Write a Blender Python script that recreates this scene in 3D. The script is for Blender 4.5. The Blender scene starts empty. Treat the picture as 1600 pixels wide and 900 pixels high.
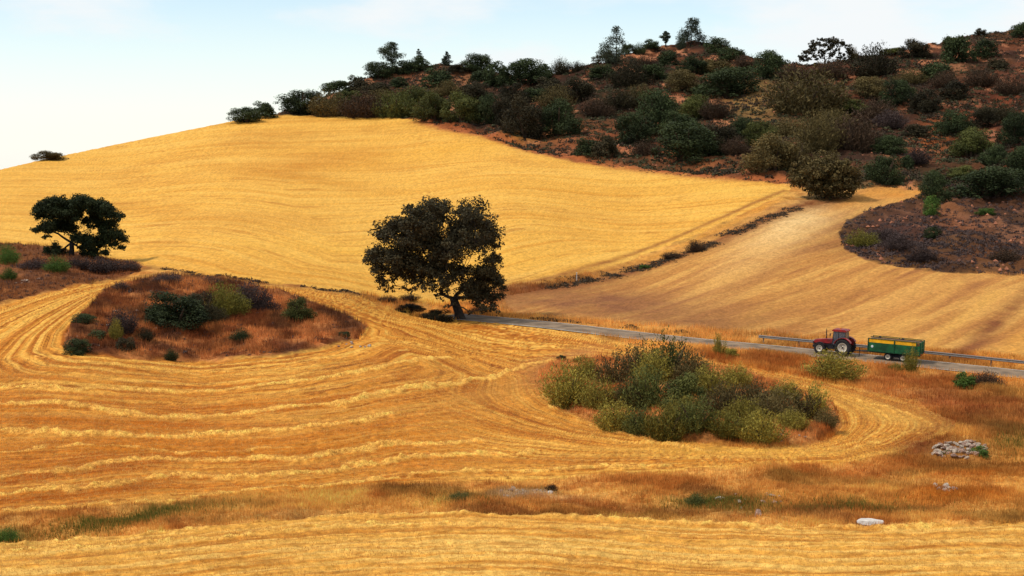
import bpy, math, random
import numpy as np
from mathutils import Vector, Matrix

# ------------------------------------------------------------------ camera, sky, sun, exposure
SC = bpy.context.scene
COL = SC.collection
F, CU, CV, HORIZ, CAMZ = 2323.0, 800.0, 450.0, 230.0, 24.0
PITCH = math.atan((CV - HORIZ) / F)
cam_d = bpy.data.cameras.new('camera'); cam = bpy.data.objects.new('camera', cam_d); COL.objects.link(cam)
cam_d.sensor_width = 36.0; cam_d.lens = 36.0 * F / 1600.0
cam_d.clip_start = 0.5; cam_d.clip_end = 6000
cam.location = (0, 0, CAMZ); cam.rotation_euler = (math.pi / 2 - PITCH, 0, 0)
SC.camera = cam

SUN_EL, SUN_AZ = math.radians(54), math.radians(-102)      # azimuth from +Y (view direction) towards +X
sd = bpy.data.lights.new('sun', 'SUN'); sun = bpy.data.objects.new('sun', sd); COL.objects.link(sun)
sd.energy = 2.8; sd.angle = math.radians(8); sd.color = (1.0, 0.93, 0.82)
sdir = Vector((math.sin(SUN_AZ) * math.cos(SUN_EL), math.cos(SUN_AZ) * math.cos(SUN_EL), math.sin(SUN_EL)))
sun.rotation_euler = (-sdir).to_track_quat('-Z', 'Y').to_euler(); sun.location = (0, 150, 150)

W = bpy.data.worlds.new('World'); SC.world = W; W.use_nodes = True
nt = W.node_tree; nt.nodes.clear()
def wn(t, **k):
    n = nt.nodes.new(t)
    for a, b in k.items(): setattr(n, a, b)
    return n
out = wn('ShaderNodeOutputWorld'); mix = wn('ShaderNodeMixShader')
sky = wn('ShaderNodeTexSky', sky_type='NISHITA', sun_disc=False); sky.sun_elevation = SUN_EL; sky.sun_rotation = SUN_AZ
sky.air_density = 1.0; sky.dust_density = 0.1; sky.altitude = 400
bg1 = wn('ShaderNodeBackground'); bg1.inputs['Strength'].default_value = 0.13
bg2 = wn('ShaderNodeBackground'); bg2.inputs['Color'].default_value = (0.95, 0.985, 1.0, 1); bg2.inputs['Strength'].default_value = 0.81
tc = wn('ShaderNodeTexCoord'); mp = wn('ShaderNodeMapping'); mp.inputs['Scale'].default_value = (2.6, 2.6, 8.0)
mp.inputs['Location'].default_value = (0.35, 0.0, 0.25)
nz = wn('ShaderNodeTexNoise'); nz.inputs['Scale'].default_value = 2.2; nz.inputs['Detail'].default_value = 7; nz.inputs['Roughness'].default_value = 0.55
cr = wn('ShaderNodeMapRange'); cr.interpolation_type = 'SMOOTHSTEP'
cr.inputs['From Min'].default_value = 0.40; cr.inputs['From Max'].default_value = 0.64
cr.inputs['To Min'].default_value = 0.12; cr.inputs['To Max'].default_value = 1.0
L = nt.links.new
L(tc.outputs['Generated'], mp.inputs[0]); L(mp.outputs[0], nz.inputs['Vector'])
sx = wn('ShaderNodeSeparateXYZ'); L(tc.outputs['Generated'], sx.inputs[0])
ma = wn('ShaderNodeMath', operation='MULTIPLY_ADD'); ma.inputs[1].default_value = 0.35
L(sx.outputs['X'], ma.inputs[0]); L(nz.outputs['Fac'], ma.inputs[2]); L(ma.outputs[0], cr.inputs['Value'])
L(sky.outputs[0], bg1.inputs['Color']); L(cr.outputs[0], mix.inputs[0]); L(bg1.outputs[0], mix.inputs[1]); L(bg2.outputs[0], mix.inputs[2])
lowc = wn('ShaderNodeMapRange'); lowc.inputs['From Min'].default_value = 0.0; lowc.inputs['From Max'].default_value = 0.11; lowc.inputs['To Min'].default_value = 0.7; lowc.inputs['To Max'].default_value = 0.0
L(sx.outputs['Z'], lowc.inputs['Value']); mxx = wn('ShaderNodeMath', operation='MAXIMUM'); L(lowc.outputs[0], mxx.inputs[0]); L(cr.outputs[0], mxx.inputs[1]); L(mxx.outputs[0], mix.inputs[0])
L(mix.outputs[0], out.inputs['Surface'])
VS = SC.view_settings; VS.view_transform = 'Standard'; VS.look = 'None'; VS.exposure = 0.26; VS.gamma = 1.0; VS.use_curve_mapping = False
SC.cycles.max_bounces = 5; SC.cycles.diffuse_bounces = 2; SC.cycles.transparent_max_bounces = 8

# ------------------------------------------------------------------ helpers
RNG = np.random.default_rng(7)
K = 0.74
def S(r, g, b, k=K):            # sRGB 0-255 as seen in daylight -> linear albedo
    f = lambda c: ((c / 255 + 0.055) / 1.055) ** 2.4 if c > 10.3 else c / 255 / 12.92
    return np.array([f(r) * k, f(g) * k, f(b) * k])

def link(o, parent=None):
    COL.objects.link(o)
    if parent is not None: o.parent = parent
    return o
def tag(o, label=None, cat=None, group=None, kind=None):
    if label: o['label'] = label
    if cat: o['category'] = cat
    if group: o['group'] = group
    if kind: o['kind'] = kind
    return o
def np_mesh(name, V, Fq, mat, smooth=False, tone=None, col=None, uvw=None):
    """V (n,3); Fq (m,k) all faces with the same corner count, or list of arrays"""
    me = bpy.data.meshes.new(name)
    V = np.asarray(V, np.float32)
    Fl = Fq if isinstance(Fq, list) else [Fq]
    Fl = [np.asarray(f, np.int32) for f in Fl if len(f)]
    me.vertices.add(len(V)); me.vertices.foreach_set('co', V.ravel())
    loops = np.concatenate([f.ravel() for f in Fl])
    tot = np.concatenate([np.full(len(f), f.shape[1], np.int32) for f in Fl])
    st = np.concatenate([[0], np.cumsum(tot)[:-1]]).astype(np.int32)
    me.loops.add(len(loops)); me.loops.foreach_set('vertex_index', loops)
    me.polygons.add(len(tot)); me.polygons.foreach_set('loop_start', st)
    me.polygons.foreach_set('use_smooth', np.full(len(tot), smooth, bool))
    if tone is not None:
        a = me.attributes.new('tone', 'FLOAT', 'POINT'); a.data.foreach_set('value', np.asarray(tone, np.float32))
    if col is not None:
        a = me.attributes.new('ground', 'FLOAT_COLOR', 'POINT')
        c4 = np.ones((len(V), 4), np.float32); c4[:, :3] = col; a.data.foreach_set('color', c4.ravel())
    me.materials.append(mat); me.update(calc_edges=True)
    return me
def mobj(name, me, parent=None, loc=None):
    o = bpy.data.objects.new(name, me)
    if loc is not None: o.location = loc
    return link(o, parent)
def empty(name, loc, rz=0.0):
    o = bpy.data.objects.new(name, None); o.location = loc; o.rotation_euler = (0, 0, rz); o.empty_display_size = 0.3
    return link(o)

class MB:
    """collects boxes, tubes, prisms; builds ONE mesh"""
    def __init__(s): s.v, s.f = [], []
    def add(s, vs, fs):
        b = len(s.v); s.v += [tuple(v) for v in vs]; s.f += [tuple(i + b for i in f) for f in fs]
    def box(s, x0, x1, y0, y1, z0, z1, bv=0.0, taper=0.0):
        if bv <= 0:
            t = taper
            s.add([(x0,y0,z0),(x1,y0,z0),(x1,y1,z0),(x0,y1,z0),(x0+t,y0+t,z1),(x1-t,y0+t,z1),(x1-t,y1-t,z1),(x0+t,y1-t,z1)],
                  [(0,3,2,1),(4,5,6,7),(0,1,5,4),(1,2,6,5),(2,3,7,6),(3,0,4,7)])
        else:
            prof = [(x0+bv,z0),(x1-bv,z0),(x1,z0+bv),(x1,z1-bv),(x1-bv,z1),(x0+bv,z1),(x0,z1-bv),(x0,z0+bv)]
            s.prism(prof, y0, y1)
    def prism(s, prof, y0, y1, inset=0.0):
        """profile in xz extruded along y"""
        n = len(prof); vs = [(x, y0, z) for x, z in prof] + [(x, y1, z) for x, z in prof]
        s.add(vs, [tuple(range(n)), tuple(range(2*n-1, n-1, -1))] + [(i, n+i, n+(i+1) % n, (i+1) % n) for i in range(n)])
    def tube(s, pts, rad, n=8, caps=True):
        pts = [Vector(p) for p in pts]
        if not hasattr(rad, '__len__'): rad = [rad] * len(pts)
        vs, fs = [], []
        for i, p in enumerate(pts):
            d = (pts[min(i+1, len(pts)-1)] - pts[max(i-1, 0)]).normalized()
            a = d.cross(Vector((0, 0, 1)) if abs(d.z) < 0.9 else Vector((1, 0, 0))).normalized(); b = d.cross(a)
            for k in range(n):
                t = 2 * math.pi * k / n; vs.append(p + (a * math.cos(t) + b * math.sin(t)) * rad[i])
        for i in range(len(pts) - 1):
            for k in range(n):
                fs.append((i*n+k, i*n+(k+1) % n, (i+1)*n+(k+1) % n, (i+1)*n+k))
        if caps: fs += [tuple(range(n-1, -1, -1)), tuple((len(pts)-1)*n + k for k in range(n))]
        s.add(vs, fs)
    def lathe_y(s, prof, cx, cz, cy, n=28):
        """profile (r, y) swept about the y axis through (cx, cz)"""
        m = len(prof); vs, fs = [], []
        for k in range(n):
            t = 2*math.pi*k/n
            for r, y in prof: vs.append((cx + r*math.cos(t), cy + y, cz + r*math.sin(t)))
        for k in range(n):
            k2 = (k+1) % n
            for j in range(m-1): fs.append((k*m+j, k2*m+j, k2*m+j+1, k*m+j+1))
        s.add(vs, fs)
    def build(s, name, mat, parent=None, smooth=False):
        me = bpy.data.meshes.new(name); me.from_pydata(s.v, [], s.f); me.materials.append(mat)
        if smooth: me.polygons.foreach_set('use_smooth', np.ones(len(me.polygons), bool))
        me.update(); return mobj(name, me, parent)

def mat(name, col, rough=0.6, metal=0.0, noise=0.15, nscale=6.0, bump=0.0, col2=None, spec=0.3):
    m = bpy.data.materials.new(name); m.use_nodes = True; t = m.node_tree; b = t.nodes['Principled BSDF']
    n = t.nodes.new('ShaderNodeTexNoise'); n.inputs['Scale'].default_value = nscale; n.inputs['Detail'].default_value = 5
    tcn = t.nodes.new('ShaderNodeTexCoord'); t.links.new(tcn.outputs['Object'], n.inputs['Vector'])
    mx = t.nodes.new('ShaderNodeMix'); mx.data_type = 'RGBA'
    c = np.array(col[:3], float); c2 = np.array(col2) if col2 is not None else c * (1 - noise * 2.2)
    mx.inputs[6].default_value = (*np.clip(c2, 0, 1), 1); mx.inputs[7].default_value = (*np.clip(c * (1 + noise * .6), 0, 1), 1)
    r = t.nodes.new('ShaderNodeMapRange'); r.inputs['From Min'].default_value = 0.33; r.inputs['From Max'].default_value = 0.67
    t.links.new(n.outputs['Fac'], r.inputs['Value']); t.links.new(r.outputs[0], mx.inputs[0]); t.links.new(mx.outputs[2], b.inputs['Base Color'])
    b.inputs['Roughness'].default_value = rough; b.inputs['Metallic'].default_value = metal; b.inputs['Specular IOR Level'].default_value = spec
    if bump:
        bp = t.nodes.new('ShaderNodeBump'); bp.inputs['Strength'].default_value = bump; bp.inputs['Distance'].default_value = 0.05
        t.links.new(n.outputs['Fac'], bp.inputs['Height']); t.links.new(bp.outputs[0], b.inputs['Normal'])
    return m
def leafmat(name, dark, light, rough=0.75, trans=0.15, var=0.3):
    """colour from the per-leaf 'tone' plus a small change from plant to plant"""
    m = bpy.data.materials.new(name); m.use_nodes = True; t = m.node_tree; b = t.nodes['Principled BSDF']
    at = t.nodes.new('ShaderNodeAttribute'); at.attribute_name = 'tone'
    mx = t.nodes.new('ShaderNodeMix'); mx.data_type = 'RGBA'
    mx.inputs[6].default_value = (*dark, 1); mx.inputs[7].default_value = (*light, 1)
    t.links.new(at.outputs['Fac'], mx.inputs[0])
    oi = t.nodes.new('ShaderNodeObjectInfo'); mr = t.nodes.new('ShaderNodeMapRange')
    mr.inputs['To Min'].default_value = 1 - var; mr.inputs['To Max'].default_value = 1 + var
    t.links.new(oi.outputs['Random'], mr.inputs['Value'])
    hs = t.nodes.new('ShaderNodeHueSaturation'); t.links.new(mx.outputs[2], hs.inputs['Color']); t.links.new(mr.outputs[0], hs.inputs['Value'])
    t.links.new(hs.outputs[0], b.inputs['Base Color'])
    b.inputs['Roughness'].default_value = rough; b.inputs['Specular IOR Level'].default_value = 0.15
    if trans:
        tr = t.nodes.new('ShaderNodeBsdfTranslucent'); t.links.new(hs.outputs[0], tr.inputs['Color'])
        ms = t.nodes.new('ShaderNodeMixShader'); ms.inputs[0].default_value = trans
        t.links.new(b.outputs[0], ms.inputs[1]); t.links.new(tr.outputs[0], ms.inputs[2])
        t.links.new(ms.outputs[0], t.nodes['Material Output'].inputs['Surface'])
    return m

# ---- numpy noise
def _h(ix, iy, s):
    h = (ix.astype(np.int64) * 374761393 + iy.astype(np.int64) * 668265263 + s * 1442695041) & 0xFFFFFFFF
    h = ((h ^ (h >> 13)) * 1274126177) & 0xFFFFFFFF
    h = ((h ^ (h >> 16)) * 2246822519) & 0xFFFFFFFF
    return ((h ^ (h >> 15)) & 0xFFFFFF).astype(np.float32) / 0xFFFFFF
def vn(x, y, s=0):
    x = np.asarray(x, np.float64); y = np.asarray(y, np.float64)
    ix = np.floor(x); iy = np.floor(y); fx = x - ix; fy = y - iy
    fx = fx * fx * (3 - 2 * fx); fy = fy * fy * (3 - 2 * fy)
    a, b, c, d = _h(ix, iy, s), _h(ix + 1, iy, s), _h(ix, iy + 1, s), _h(ix + 1, iy + 1, s)
    return (a + (b - a) * fx) * (1 - fy) + (c + (d - c) * fx) * fy
def fbm(x, y, o=4, s=0, g=0.5):
    t = 0; a = 1; n = 0
    for k in range(o):
        t = t + a * vn(x * 2**k + 17.3 * k, y * 2**k - 9.1 * k, s + k * 31); n += a; a *= g
    return t / n
def sst(a, b, x):
    t = np.clip((x - a) / (b - a), 0, 1); return t * t * (3 - 2 * t)
def pl_dist(X, Y, pts, closed=False):
    """distance to polyline"""
    P = np.array(pts, float)
    if closed: P = np.vstack([P, P[:1]])
    d = np.full(X.shape, 1e18)
    for (ax, ay), (bx, by) in zip(P[:-1], P[1:]):
        vx, vy = bx - ax, by - ay; L2 = vx*vx + vy*vy + 1e-12
        t = np.clip(((X - ax) * vx + (Y - ay) * vy) / L2, 0, 1)
        d = np.minimum(d, (X - ax - t*vx)**2 + (Y - ay - t*vy)**2)
    return np.sqrt(d)
def inside(X, Y, pts):
    P = np.array(pts, float); r = np.zeros(X.shape, bool); n = len(P)
    for i in range(n):
        x1, y1 = P[i]; x2, y2 = P[(i+1) % n]
        if y1 == y2: continue
        c = ((y1 > Y) != (y2 > Y)) & (X < (x2 - x1) * (Y - y1) / (y2 - y1) + x1)
        r ^= c
    return r

# ------------------------------------------------------------------ the lie of the land
# survey points: bearing, sight line, distance.  The land between them is a smooth surface.
CTRL = np.array([
 (-100,1000,60),(400,1000,61),(800,1000,62),(1200,1000,62),(1700,1000,61),(0,900,72),(400,900,72),(800,900,72),(1200,900,72),(1600,900,72),
 (-50,850,78.5),(300,828,82),(640,803,86),(1100,813,85),(1650,820,84.5),
 (0,800,86),(300,775,90.5),(600,750,95),(870,742,97),(1200,728,99),(1600,735,98),
 (-60,700,101),(0,640,112),(0,560,132),(0,470,158),(100,440,170),(220,430,177),
 (400,650,112),(300,562,135),(330,500,153),(340,438,175),(560,465,177),
 (640,650,113),(640,560,137),(740,500,178),(1080,690,106.5),(1080,640,117),(1080,590,131),(1080,552,148),
 (1490,665,116),(1300,605,131),(1640,650,120),(1450,760,94),
 (1640,589,142),(1310,553,151),(1014,526,163),(860,508,171),
 (1600,562,150),(1310,535,158),(1600,430,215),(1300,500,176),(1300,420,218),(1320,345,262),(1440,298,300),(1240,322,275),(1000,440,218),(830,448,208),
 (-50,385,208),(200,412,203),(580,458,190),(-50,280,340),(200,222,425),(400,182,455),(650,186,440),(400,300,292),(800,310,292),(800,380,238),(100,330,275),
 (820,216,400),(1000,256,356),(1240,292,305),
 (1210,262,330),(1400,250,340),(1620,300,296),(1620,200,380),(1620,42,530),(1300,180,410),(1250,100,505),(1090,68,545),(1000,72,545),(1000,170,440),
 (800,112,525),(600,102,550),(500,152,500),(600,172,465),(1620,400,228),(1450,340,262)], float)
def tps_fit(P, val, lam=0.02):
    n = len(P); d = np.linalg.norm(P[:, None] - P[None], axis=2)
    Kk = np.where(d > 0, d*d*np.log(np.maximum(d, 1e-9)), 0) + lam*np.eye(n)
    Pm = np.hstack([np.ones((n, 1)), P]); A = np.zeros((n+3, n+3)); A[:n, :n] = Kk; A[:n, n:] = Pm; A[n:, :n] = Pm.T
    return np.linalg.solve(A, np.concatenate([val, np.zeros(3)]))
CP = CTRL[:, :2] / 300.0; CW = tps_fit(CP, np.log(CTRL[:, 2]))
def logD(u, v):
    q = np.stack([np.clip(u, -120, 1720).ravel(), v.ravel()], 1) / 300.0
    r = np.empty(len(q))
    for s in range(0, len(q), 60000):
        qq = q[s:s+60000]; d2 = ((qq[:, None] - CP[None])**2).sum(2)
        r[s:s+60000] = (np.where(d2 > 0, 0.5*d2*np.log(np.maximum(d2, 1e-12)), 0) @ CW[:-3]) + CW[-3] + qq @ CW[-2:]
    return r.reshape(u.shape)
# coarse survey sheet, sampled bilinearly afterwards
GU = np.arange(-160, 1761, 5.0); GV = np.arange(20, 1011, 4.0)
GUU, GVV = np.meshgrid(GU, GV); GL = logD(GUU, GVV)
def csamp(A, u, v):
    x = np.clip((u - GU[0]) / 5.0, 0, len(GU) - 1.001); y = np.clip((v - GV[0]) / 4.0, 0, len(GV) - 1.001)
    i = x.astype(int); j = y.astype(int); fx = x - i; fy = y - j
    return (A[j, i]*(1-fx) + A[j, i+1]*fx)*(1-fy) + (A[j+1, i]*(1-fx) + A[j+1, i+1]*fx)*fy
cp_, sp_ = math.cos(PITCH), math.sin(PITCH)
def ray(u, v):
    a = (u - CU) / F; b = -(v - CV) / F       # right, up
    return a / (cp_ + b*sp_), (-sp_ + b*cp_) / (cp_ + b*sp_)     # x and z per metre of y
def ground0(u, v):
    u = np.asarray(u, float); v = np.asarray(v, float)
    D = np.exp(csamp(GL, u, v)); rx, rz = ray(u, v)
    return D*rx, D, CAMZ + D*rz
def G(pts):
    p = np.array(pts, float); x, y, z = ground0(p[:, 0], p[:, 1]); return list(zip(x, y))
GX, GY, _ = ground0(GUU, GVV)

SKY = [(-2000,420),(-400,330),(-100,280),(0,265),(60,251),(200,222),(300,202),(370,188),(430,176),(470,166),(500,156),(540,138),(575,124),(610,108),(640,100),(680,98),(720,101),(760,108),
       (800,116),(860,114),(905,106),(940,97),(970,86),(1000,77),(1040,71),(1090,66),(1130,74),(1170,86),(1200,96),(1240,101),(1280,98),(1330,89),(1370,84),(1400,78),(1440,72),(1480,63),(1540,52),(1600,42),(1700,28),(2000,0),(3200,-60)]
skyline = lambda u: np.interp(u, [a for a, b in SKY], [b for a, b in SKY])

# ground cover outlines
FG_TOP = [(-200,868),(0,851),(178,838),(355,820),(533,804),(700,801),(850,803),(950,808),(1050,814),(1250,823),(1400,823),(1600,818),(1800,814)]
MAIN = [(-200,815),(0,806),(110,797),(249,786),(356,775),(498,764),(640,756),(760,752),(870,748),(1000,738),(1200,726),(1330,722),(1420,702),(1492,676),(1496,660),(1440,634),(1380,616),(1300,598),(1220,584),(1140,568),(1060,554),(960,536),(880,520),
        (800,510),(740,503),(690,500),(640,490),(590,474),(560,463),(470,452),(400,444),(320,437),(230,432),(190,436),(120,447),(60,460),(0,477),(-200,530)]
LISL = [(102,540),(104,520),(130,490),(160,460),(190,444),(230,434),(330,434),(400,446),(450,458),(490,474),(530,492),(575,512),(560,528),(500,545),(430,556),(340,563),(270,563),(190,556),(140,552)]
RISL = [(835,590),(850,574),(880,566),(940,560),(1040,565),(1120,575),(1200,598),(1270,622),(1305,640),(1312,662),(1300,682),(1260,694),(1180,700),(1100,692),(1020,680),(950,664),(890,640),(850,615)]
LCOR = [(-200,378),(0,382),(80,388),(160,404),(214,412),(222,424),(200,433),(120,445),(60,458),(0,476),(-200,528)]
HILL = [(-400,360),(-200,310),(0,255),(200,205),(370,172),(430,180),(500,179),(600,180),(650,187),(690,200),(760,215),(820,236),(900,252),(1000,264),(1100,275),(1200,283),(1236,292),(1232,300),(1180,325),(1100,362),(1000,402),(900,434),(860,440),(800,446),
        (740,470),(690,476),(600,466),(560,459),(470,448),(400,440),(330,432),(250,424),(214,410),(160,402),(80,386),(0,380),(-200,374)]
SIDE = [(780,462),(870,446),(930,432),(1010,415),(1080,392),(1140,366),(1200,340),(1240,328),(1290,316),(1340,300),(1380,293),(1430,296),(1442,302),(1420,312),(1360,328),(1322,345),(1310,365),(1320,388),(1350,404),(1400,416),(1470,424),(1600,430),(1800,438),
        (1800,586),(1600,562),(1450,548),(1300,532),(1200,521),(1100,513),(1000,508),(900,500),(800,490)]
BAY = [(1442,302),(1420,312),(1360,328),(1322,345),(1310,365),(1320,388),(1350,404),(1400,416),(1470,424),(1600,430),(1800,438),(1800,240),(1440,290)]
def SD(poly):
    d = pl_dist(GUU, GVV, poly, True); return np.where(inside(GUU, GVV, poly), d, -d)
R = {k: SD(p) for k, p in dict(main=MAIN, lisl=LISL, risl=RISL, lcor=LCOR, hill=HILL, side=SIDE, bay=BAY).items()}
R['fg'] = GVV - np.interp(GUU, [a for a, b in FG_TOP], [b for a, b in FG_TOP])
HT = [(370,186),(430,180),(650,185),(690,199),(760,214),(820,235),(900,251),(1000,263),(1100,274),(1200,283),(1300,300),(1380,292),(1440,298)]
R['scrub'] = np.where(GUU > 350, np.interp(GUU, [a for a, b in HT], [b for a, b in HT]) - GVV, -50)

# working direction of the machines: distance from the field edges, in metres on the ground
d_out = pl_dist(GX, GY, G(MAIN))
d_isl = np.minimum(np.where(inside(GUU, GVV, LISL), 0, pl_dist(GX, GY, G(LISL), True)), np.where(inside(GUU, GVV, RISL), 0, pl_dist(GX, GY, G(RISL), True)))
d_isl = np.minimum(d_isl, pl_dist(GX, GY, G([(560,525),(640,535),(740,560),(845,590)])))
PH = {'main': 42 * d_out / (d_out + d_isl + 0.01),
      'hill': pl_dist(GX, GY, G([(-100,376),(80,386),(214,410),(330,432),(470,448),(560,459),(700,476),(860,440),(1000,402)])),
      'side': pl_dist(GX, GY, G([(700,475),(870,446),(1010,415),(1140,366),(1240,324),(1330,290)])),
      'fg': pl_dist(GX, GY, G(FG_TOP[1:-1]))}
# along the long straight swaths of the lower field the lines follow the windrows
BOT = [(-160,822),(0,806),(110,797),(249,786),(356,775),(498,764),(640,756),(760,752),(870,748)]
WROW = [  # straw windrows: sight points, height, half width
 ([(-60,607),(0,606),(64,604),(124,609),(249,611),(391,604),(498,593),(600,574),(700,559)], .28, .7),
 ([(-60,635),(0,634),(71,631),(142,636),(213,647),(302,652),(391,645),(520,633),(583,617),(667,605),(750,593),(817,574),(867,563),(940,556)], .42, .7),
 ([(-60,672),(0,673),(107,677),(195,680),(320,680),(462,671),(560,659),(610,647)], .42, .7),
 ([(-60,714),(0,707),(124,697),(200,700),(320,707),(450,702)], .2, .6),
 ([(-60,752),(0,748),(107,734),(178,720),(249,716),(356,720),(462,720),(560,705),(620,694),(680,694),(760,690)], .42, .6),
 ([(-60,776),(0,773),(142,762),(284,743),(391,746),(498,739),(560,728),(640,718),(730,712),(830,708)], .42, .6),
 ([(0,798),(107,794),(249,782),(356,771),(498,760),(560,753),(667,741),(760,738),(900,733),(1040,727)], .3, .5),
 ([(-60,560),(40,556),(120,566),(220,577),(330,583),(440,575),(560,553),(640,548)], .16, .6),
 ([(-60,857),(0,851),(178,838),(355,820),(533,804),(700,802),(850,804),(950,809),(1050,815),(1250,824),(1400,824),(1660,819)], .34, .5),
 ([(-60,872),(0,864),(200,850),(400,832),(560,820),(680,817),(800,821),(900,828)], .22, .45),
 ([(900,842),(1050,840),(1200,843),(1350,846),(1500,844),(1660,842)], .14, .4),
 ([(-60,893),(150,880),(350,868),(560,862),(800,866),(1000,878),(1300,880),(1660,868)], .14, .45),
 ([(830,600),(870,640),(950,674),(1030,694),(1120,708),(1220,712),(1320,702),(1400,686),(1450,668)], .15, .5),
 ([(1060,563),(1160,582),(1260,604),(1340,624),(1420,646),(1460,662)], .2, .5),
 ([(800,640),(880,668),(980,694),(1080,712),(1200,718)], .12, .45),
 ([(760,520),(860,530),(940,545),(1010,556)], .14, .6), ([(600,500),(700,516),(800,532),(880,545)], .12, .6)]
_lv = [(BOT, 0.), (WROW[6][0], 2.), (WROW[5][0], 7.), (WROW[4][0], 12.), (WROW[3][0], 18.), (WROW[2][0], 24.), (WROW[1][0], 31.), (WROW[0][0], 37.), (WROW[7][0], 43.)]
_q = np.array([p for c_, k_ in _lv for p in c_ if p[0] < 900], float)/300; _kv = np.array([k_ for c_, k_ in _lv for p in c_ if p[0] < 900])
_w = tps_fit(_q, _kv, .05); _g = np.stack([GUU.ravel(), GVV.ravel()], 1)/300; _d2 = ((_g[:, None]-_q[None])**2).sum(2)
PH['swath'] = ((.5*_d2*np.log(np.maximum(_d2, 1e-12))) @ _w[:-3] + _w[-3] + _g @ _w[-2:]).reshape(GUU.shape); del _d2
ROAD_UVD = [(700,493,178),(735,496,176.5),(860,508,170),(1014,526,161.5),(1150,539.5,156.2),(1310,555,150.6),(1450,569,146.6),(1600,585,142.5),(1760,603,138),(1930,624,133.5),(2150,655,127.5)]
def catmull(P, n=14):
    P = [np.array(p, float) for p in P]; P = [2*P[0]-P[1]] + P + [2*P[-1]-P[-2]]; o = []
    for i in range(1, len(P)-2):
        for t in np.linspace(0, 1, n, endpoint=False):
            a, b, c, d = P[i-1:i+3]
            o.append(.5*((2*b)+(-a+c)*t+(2*a-5*b+4*c-d)*t*t+(-a+3*b-3*c+d)*t**3))
    o.append(P[-2]); return np.array(o)
rp = []
for u, v, D in ROAD_UVD:
    rx, rz = ray(u, v); rp.append((D*rx, D, CAMZ + D*rz))
ROAD = catmull(rp, 10)

def terrain_z(u, v):
    """finished ground point, with the worked relief, for sight positions"""
    x, y, z = ground0(u, v)
    # road bench
    d = np.full(x.shape, 1e9); rz_ = np.zeros(x.shape)
    m = (v > 470) & (v < 720) & (u > 640)
    if m.any():
        X, Y = x[m], y[m]; dd = np.full(X.shape, 1e9); zz = np.zeros(X.shape)
        for a, b in zip(ROAD[:-1], ROAD[1:]):
            vx, vy = b[0]-a[0], b[1]-a[1]; t = np.clip(((X-a[0])*vx+(Y-a[1])*vy)/(vx*vx+vy*vy), 0, 1)
            q = np.hypot(X-a[0]-t*vx, Y-a[1]-t*vy); k = q < dd; dd = np.where(k, q, dd); zz = np.where(k, a[2]+(b[2]-a[2])*t, zz)
        w = 1 - sst(3.9, 8.0, dd); z = z.copy(); z[m] = z[m]*(1-w) + (zz-0.07)*w; d[m] = dd
    calm = sst(3.6, 6, d)
    g = lambda k: csamp(R[k], u, v)
    mm, fg, hill, side = g('main'), g('fg'), g('hill'), g('side')
    lisl, risl, lcor, scrub, bay = g('lisl'), g('risl'), g('lcor'), g('scrub'), g('bay')
    hum = fbm(x*.9, y*.9, 4, 3) - .5
    # windrows
    wv = np.zeros(x.shape)
    for pts, h, s in WROW:
        gp = G(pts); x0, y0 = np.min(gp, 0) - 3; x1, y1 = np.max(gp, 0) + 3
        k = (x > x0) & (x < x1) & (y > y0) & (y < y1)
        if not k.any(): continue
        X, Y = x[k], y[k]
        q = pl_dist(X + (fbm(X*.6, Y*.6, 3, 41)-.5)*1.4, Y + (fbm(X*.7, Y*.7, 4, 42)-.5)*1.8, gp)
        hh = h*(.1 + 1.6*fbm(X*1.6, Y*1.6, 3, 5)**1.3)*np.exp(-(q/(s*.72))**2)
        wv[k] = np.maximum(wv[k], hh)
    fmask = sst(-2, 2, mm)*(1-sst(-3, 0, lisl))*(1-sst(-3, 0, risl)) + sst(-1, 2, fg)
    ph = csamp(PH['main'], u, v)*(mm > 0) + csamp(PH['fg'], u, v)*(fg > 0)
    phs = csamp(PH['swath'], u, v); msw = sst(570, 600, v)*(1-sst(620, 800, u))*(mm > 0)
    st = fbm(ph*2.2, (x*.9+y*.2)*.16, 3, 11) - .5; st = st*(1-msw) + msw*(fbm(phs*2.0, x*.14, 3, 11) - .5)
    z = z + fmask*(wv*.6*(1 + .9*(fbm(x*3.5, y*3, 3, 91)-.5)) + st*.26 + hum*.2*calm)
    ph2 = csamp(PH['hill'], u, v); z = z + sst(0, 3, hill)*((fbm(ph2*.9, x*.05, 3, 12)-.5)*.22 + hum*.14)
    ph3 = csamp(PH['side'], u, v); z = z + sst(0, 3, side)*((fbm(ph3*.6, y*.03, 3, 13)-.5)*.25 + hum*.08)*calm
    rough = np.clip(sst(0, 5, lisl)+sst(0, 5, risl)+sst(0, 4, lcor), 0, 1)
    z = z + rough*((fbm(x*.3, y*.3, 4, 14)-.45)*1.3 + .25 + hum*.5)
    sc = np.maximum(sst(0, 6, scrub), sst(0, 5, bay)); z = z + sc*((fbm(x*.12, y*.1, 5, 15, .6)-.5)*4.0)
    verge = np.clip(1 - fmask - sst(0, 3, hill) - sst(0, 3, side) - rough - sc, 0, 1)
    z = z + verge*((fbm(x*.35, y*.35, 4, 16)-.5)*.9 + hum*.4)*calm
    return x, y, z, dict(main=mm, fg=fg, hill=hill, side=side, lisl=lisl, risl=risl, lcor=lcor, scrub=scrub, bay=bay, wv=wv, ph=ph, phs=phs, msw=msw, ph2=ph2, ph3=ph3, st=st, hum=hum,
                         fmask=fmask, rough=rough, sc=sc, verge=verge, droad=d)
def P(u, v):
    x, y, z, _ = terrain_z(np.array([float(u)]), np.array([float(v)])); return Vector((x[0], y[0], z[0]))

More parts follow.
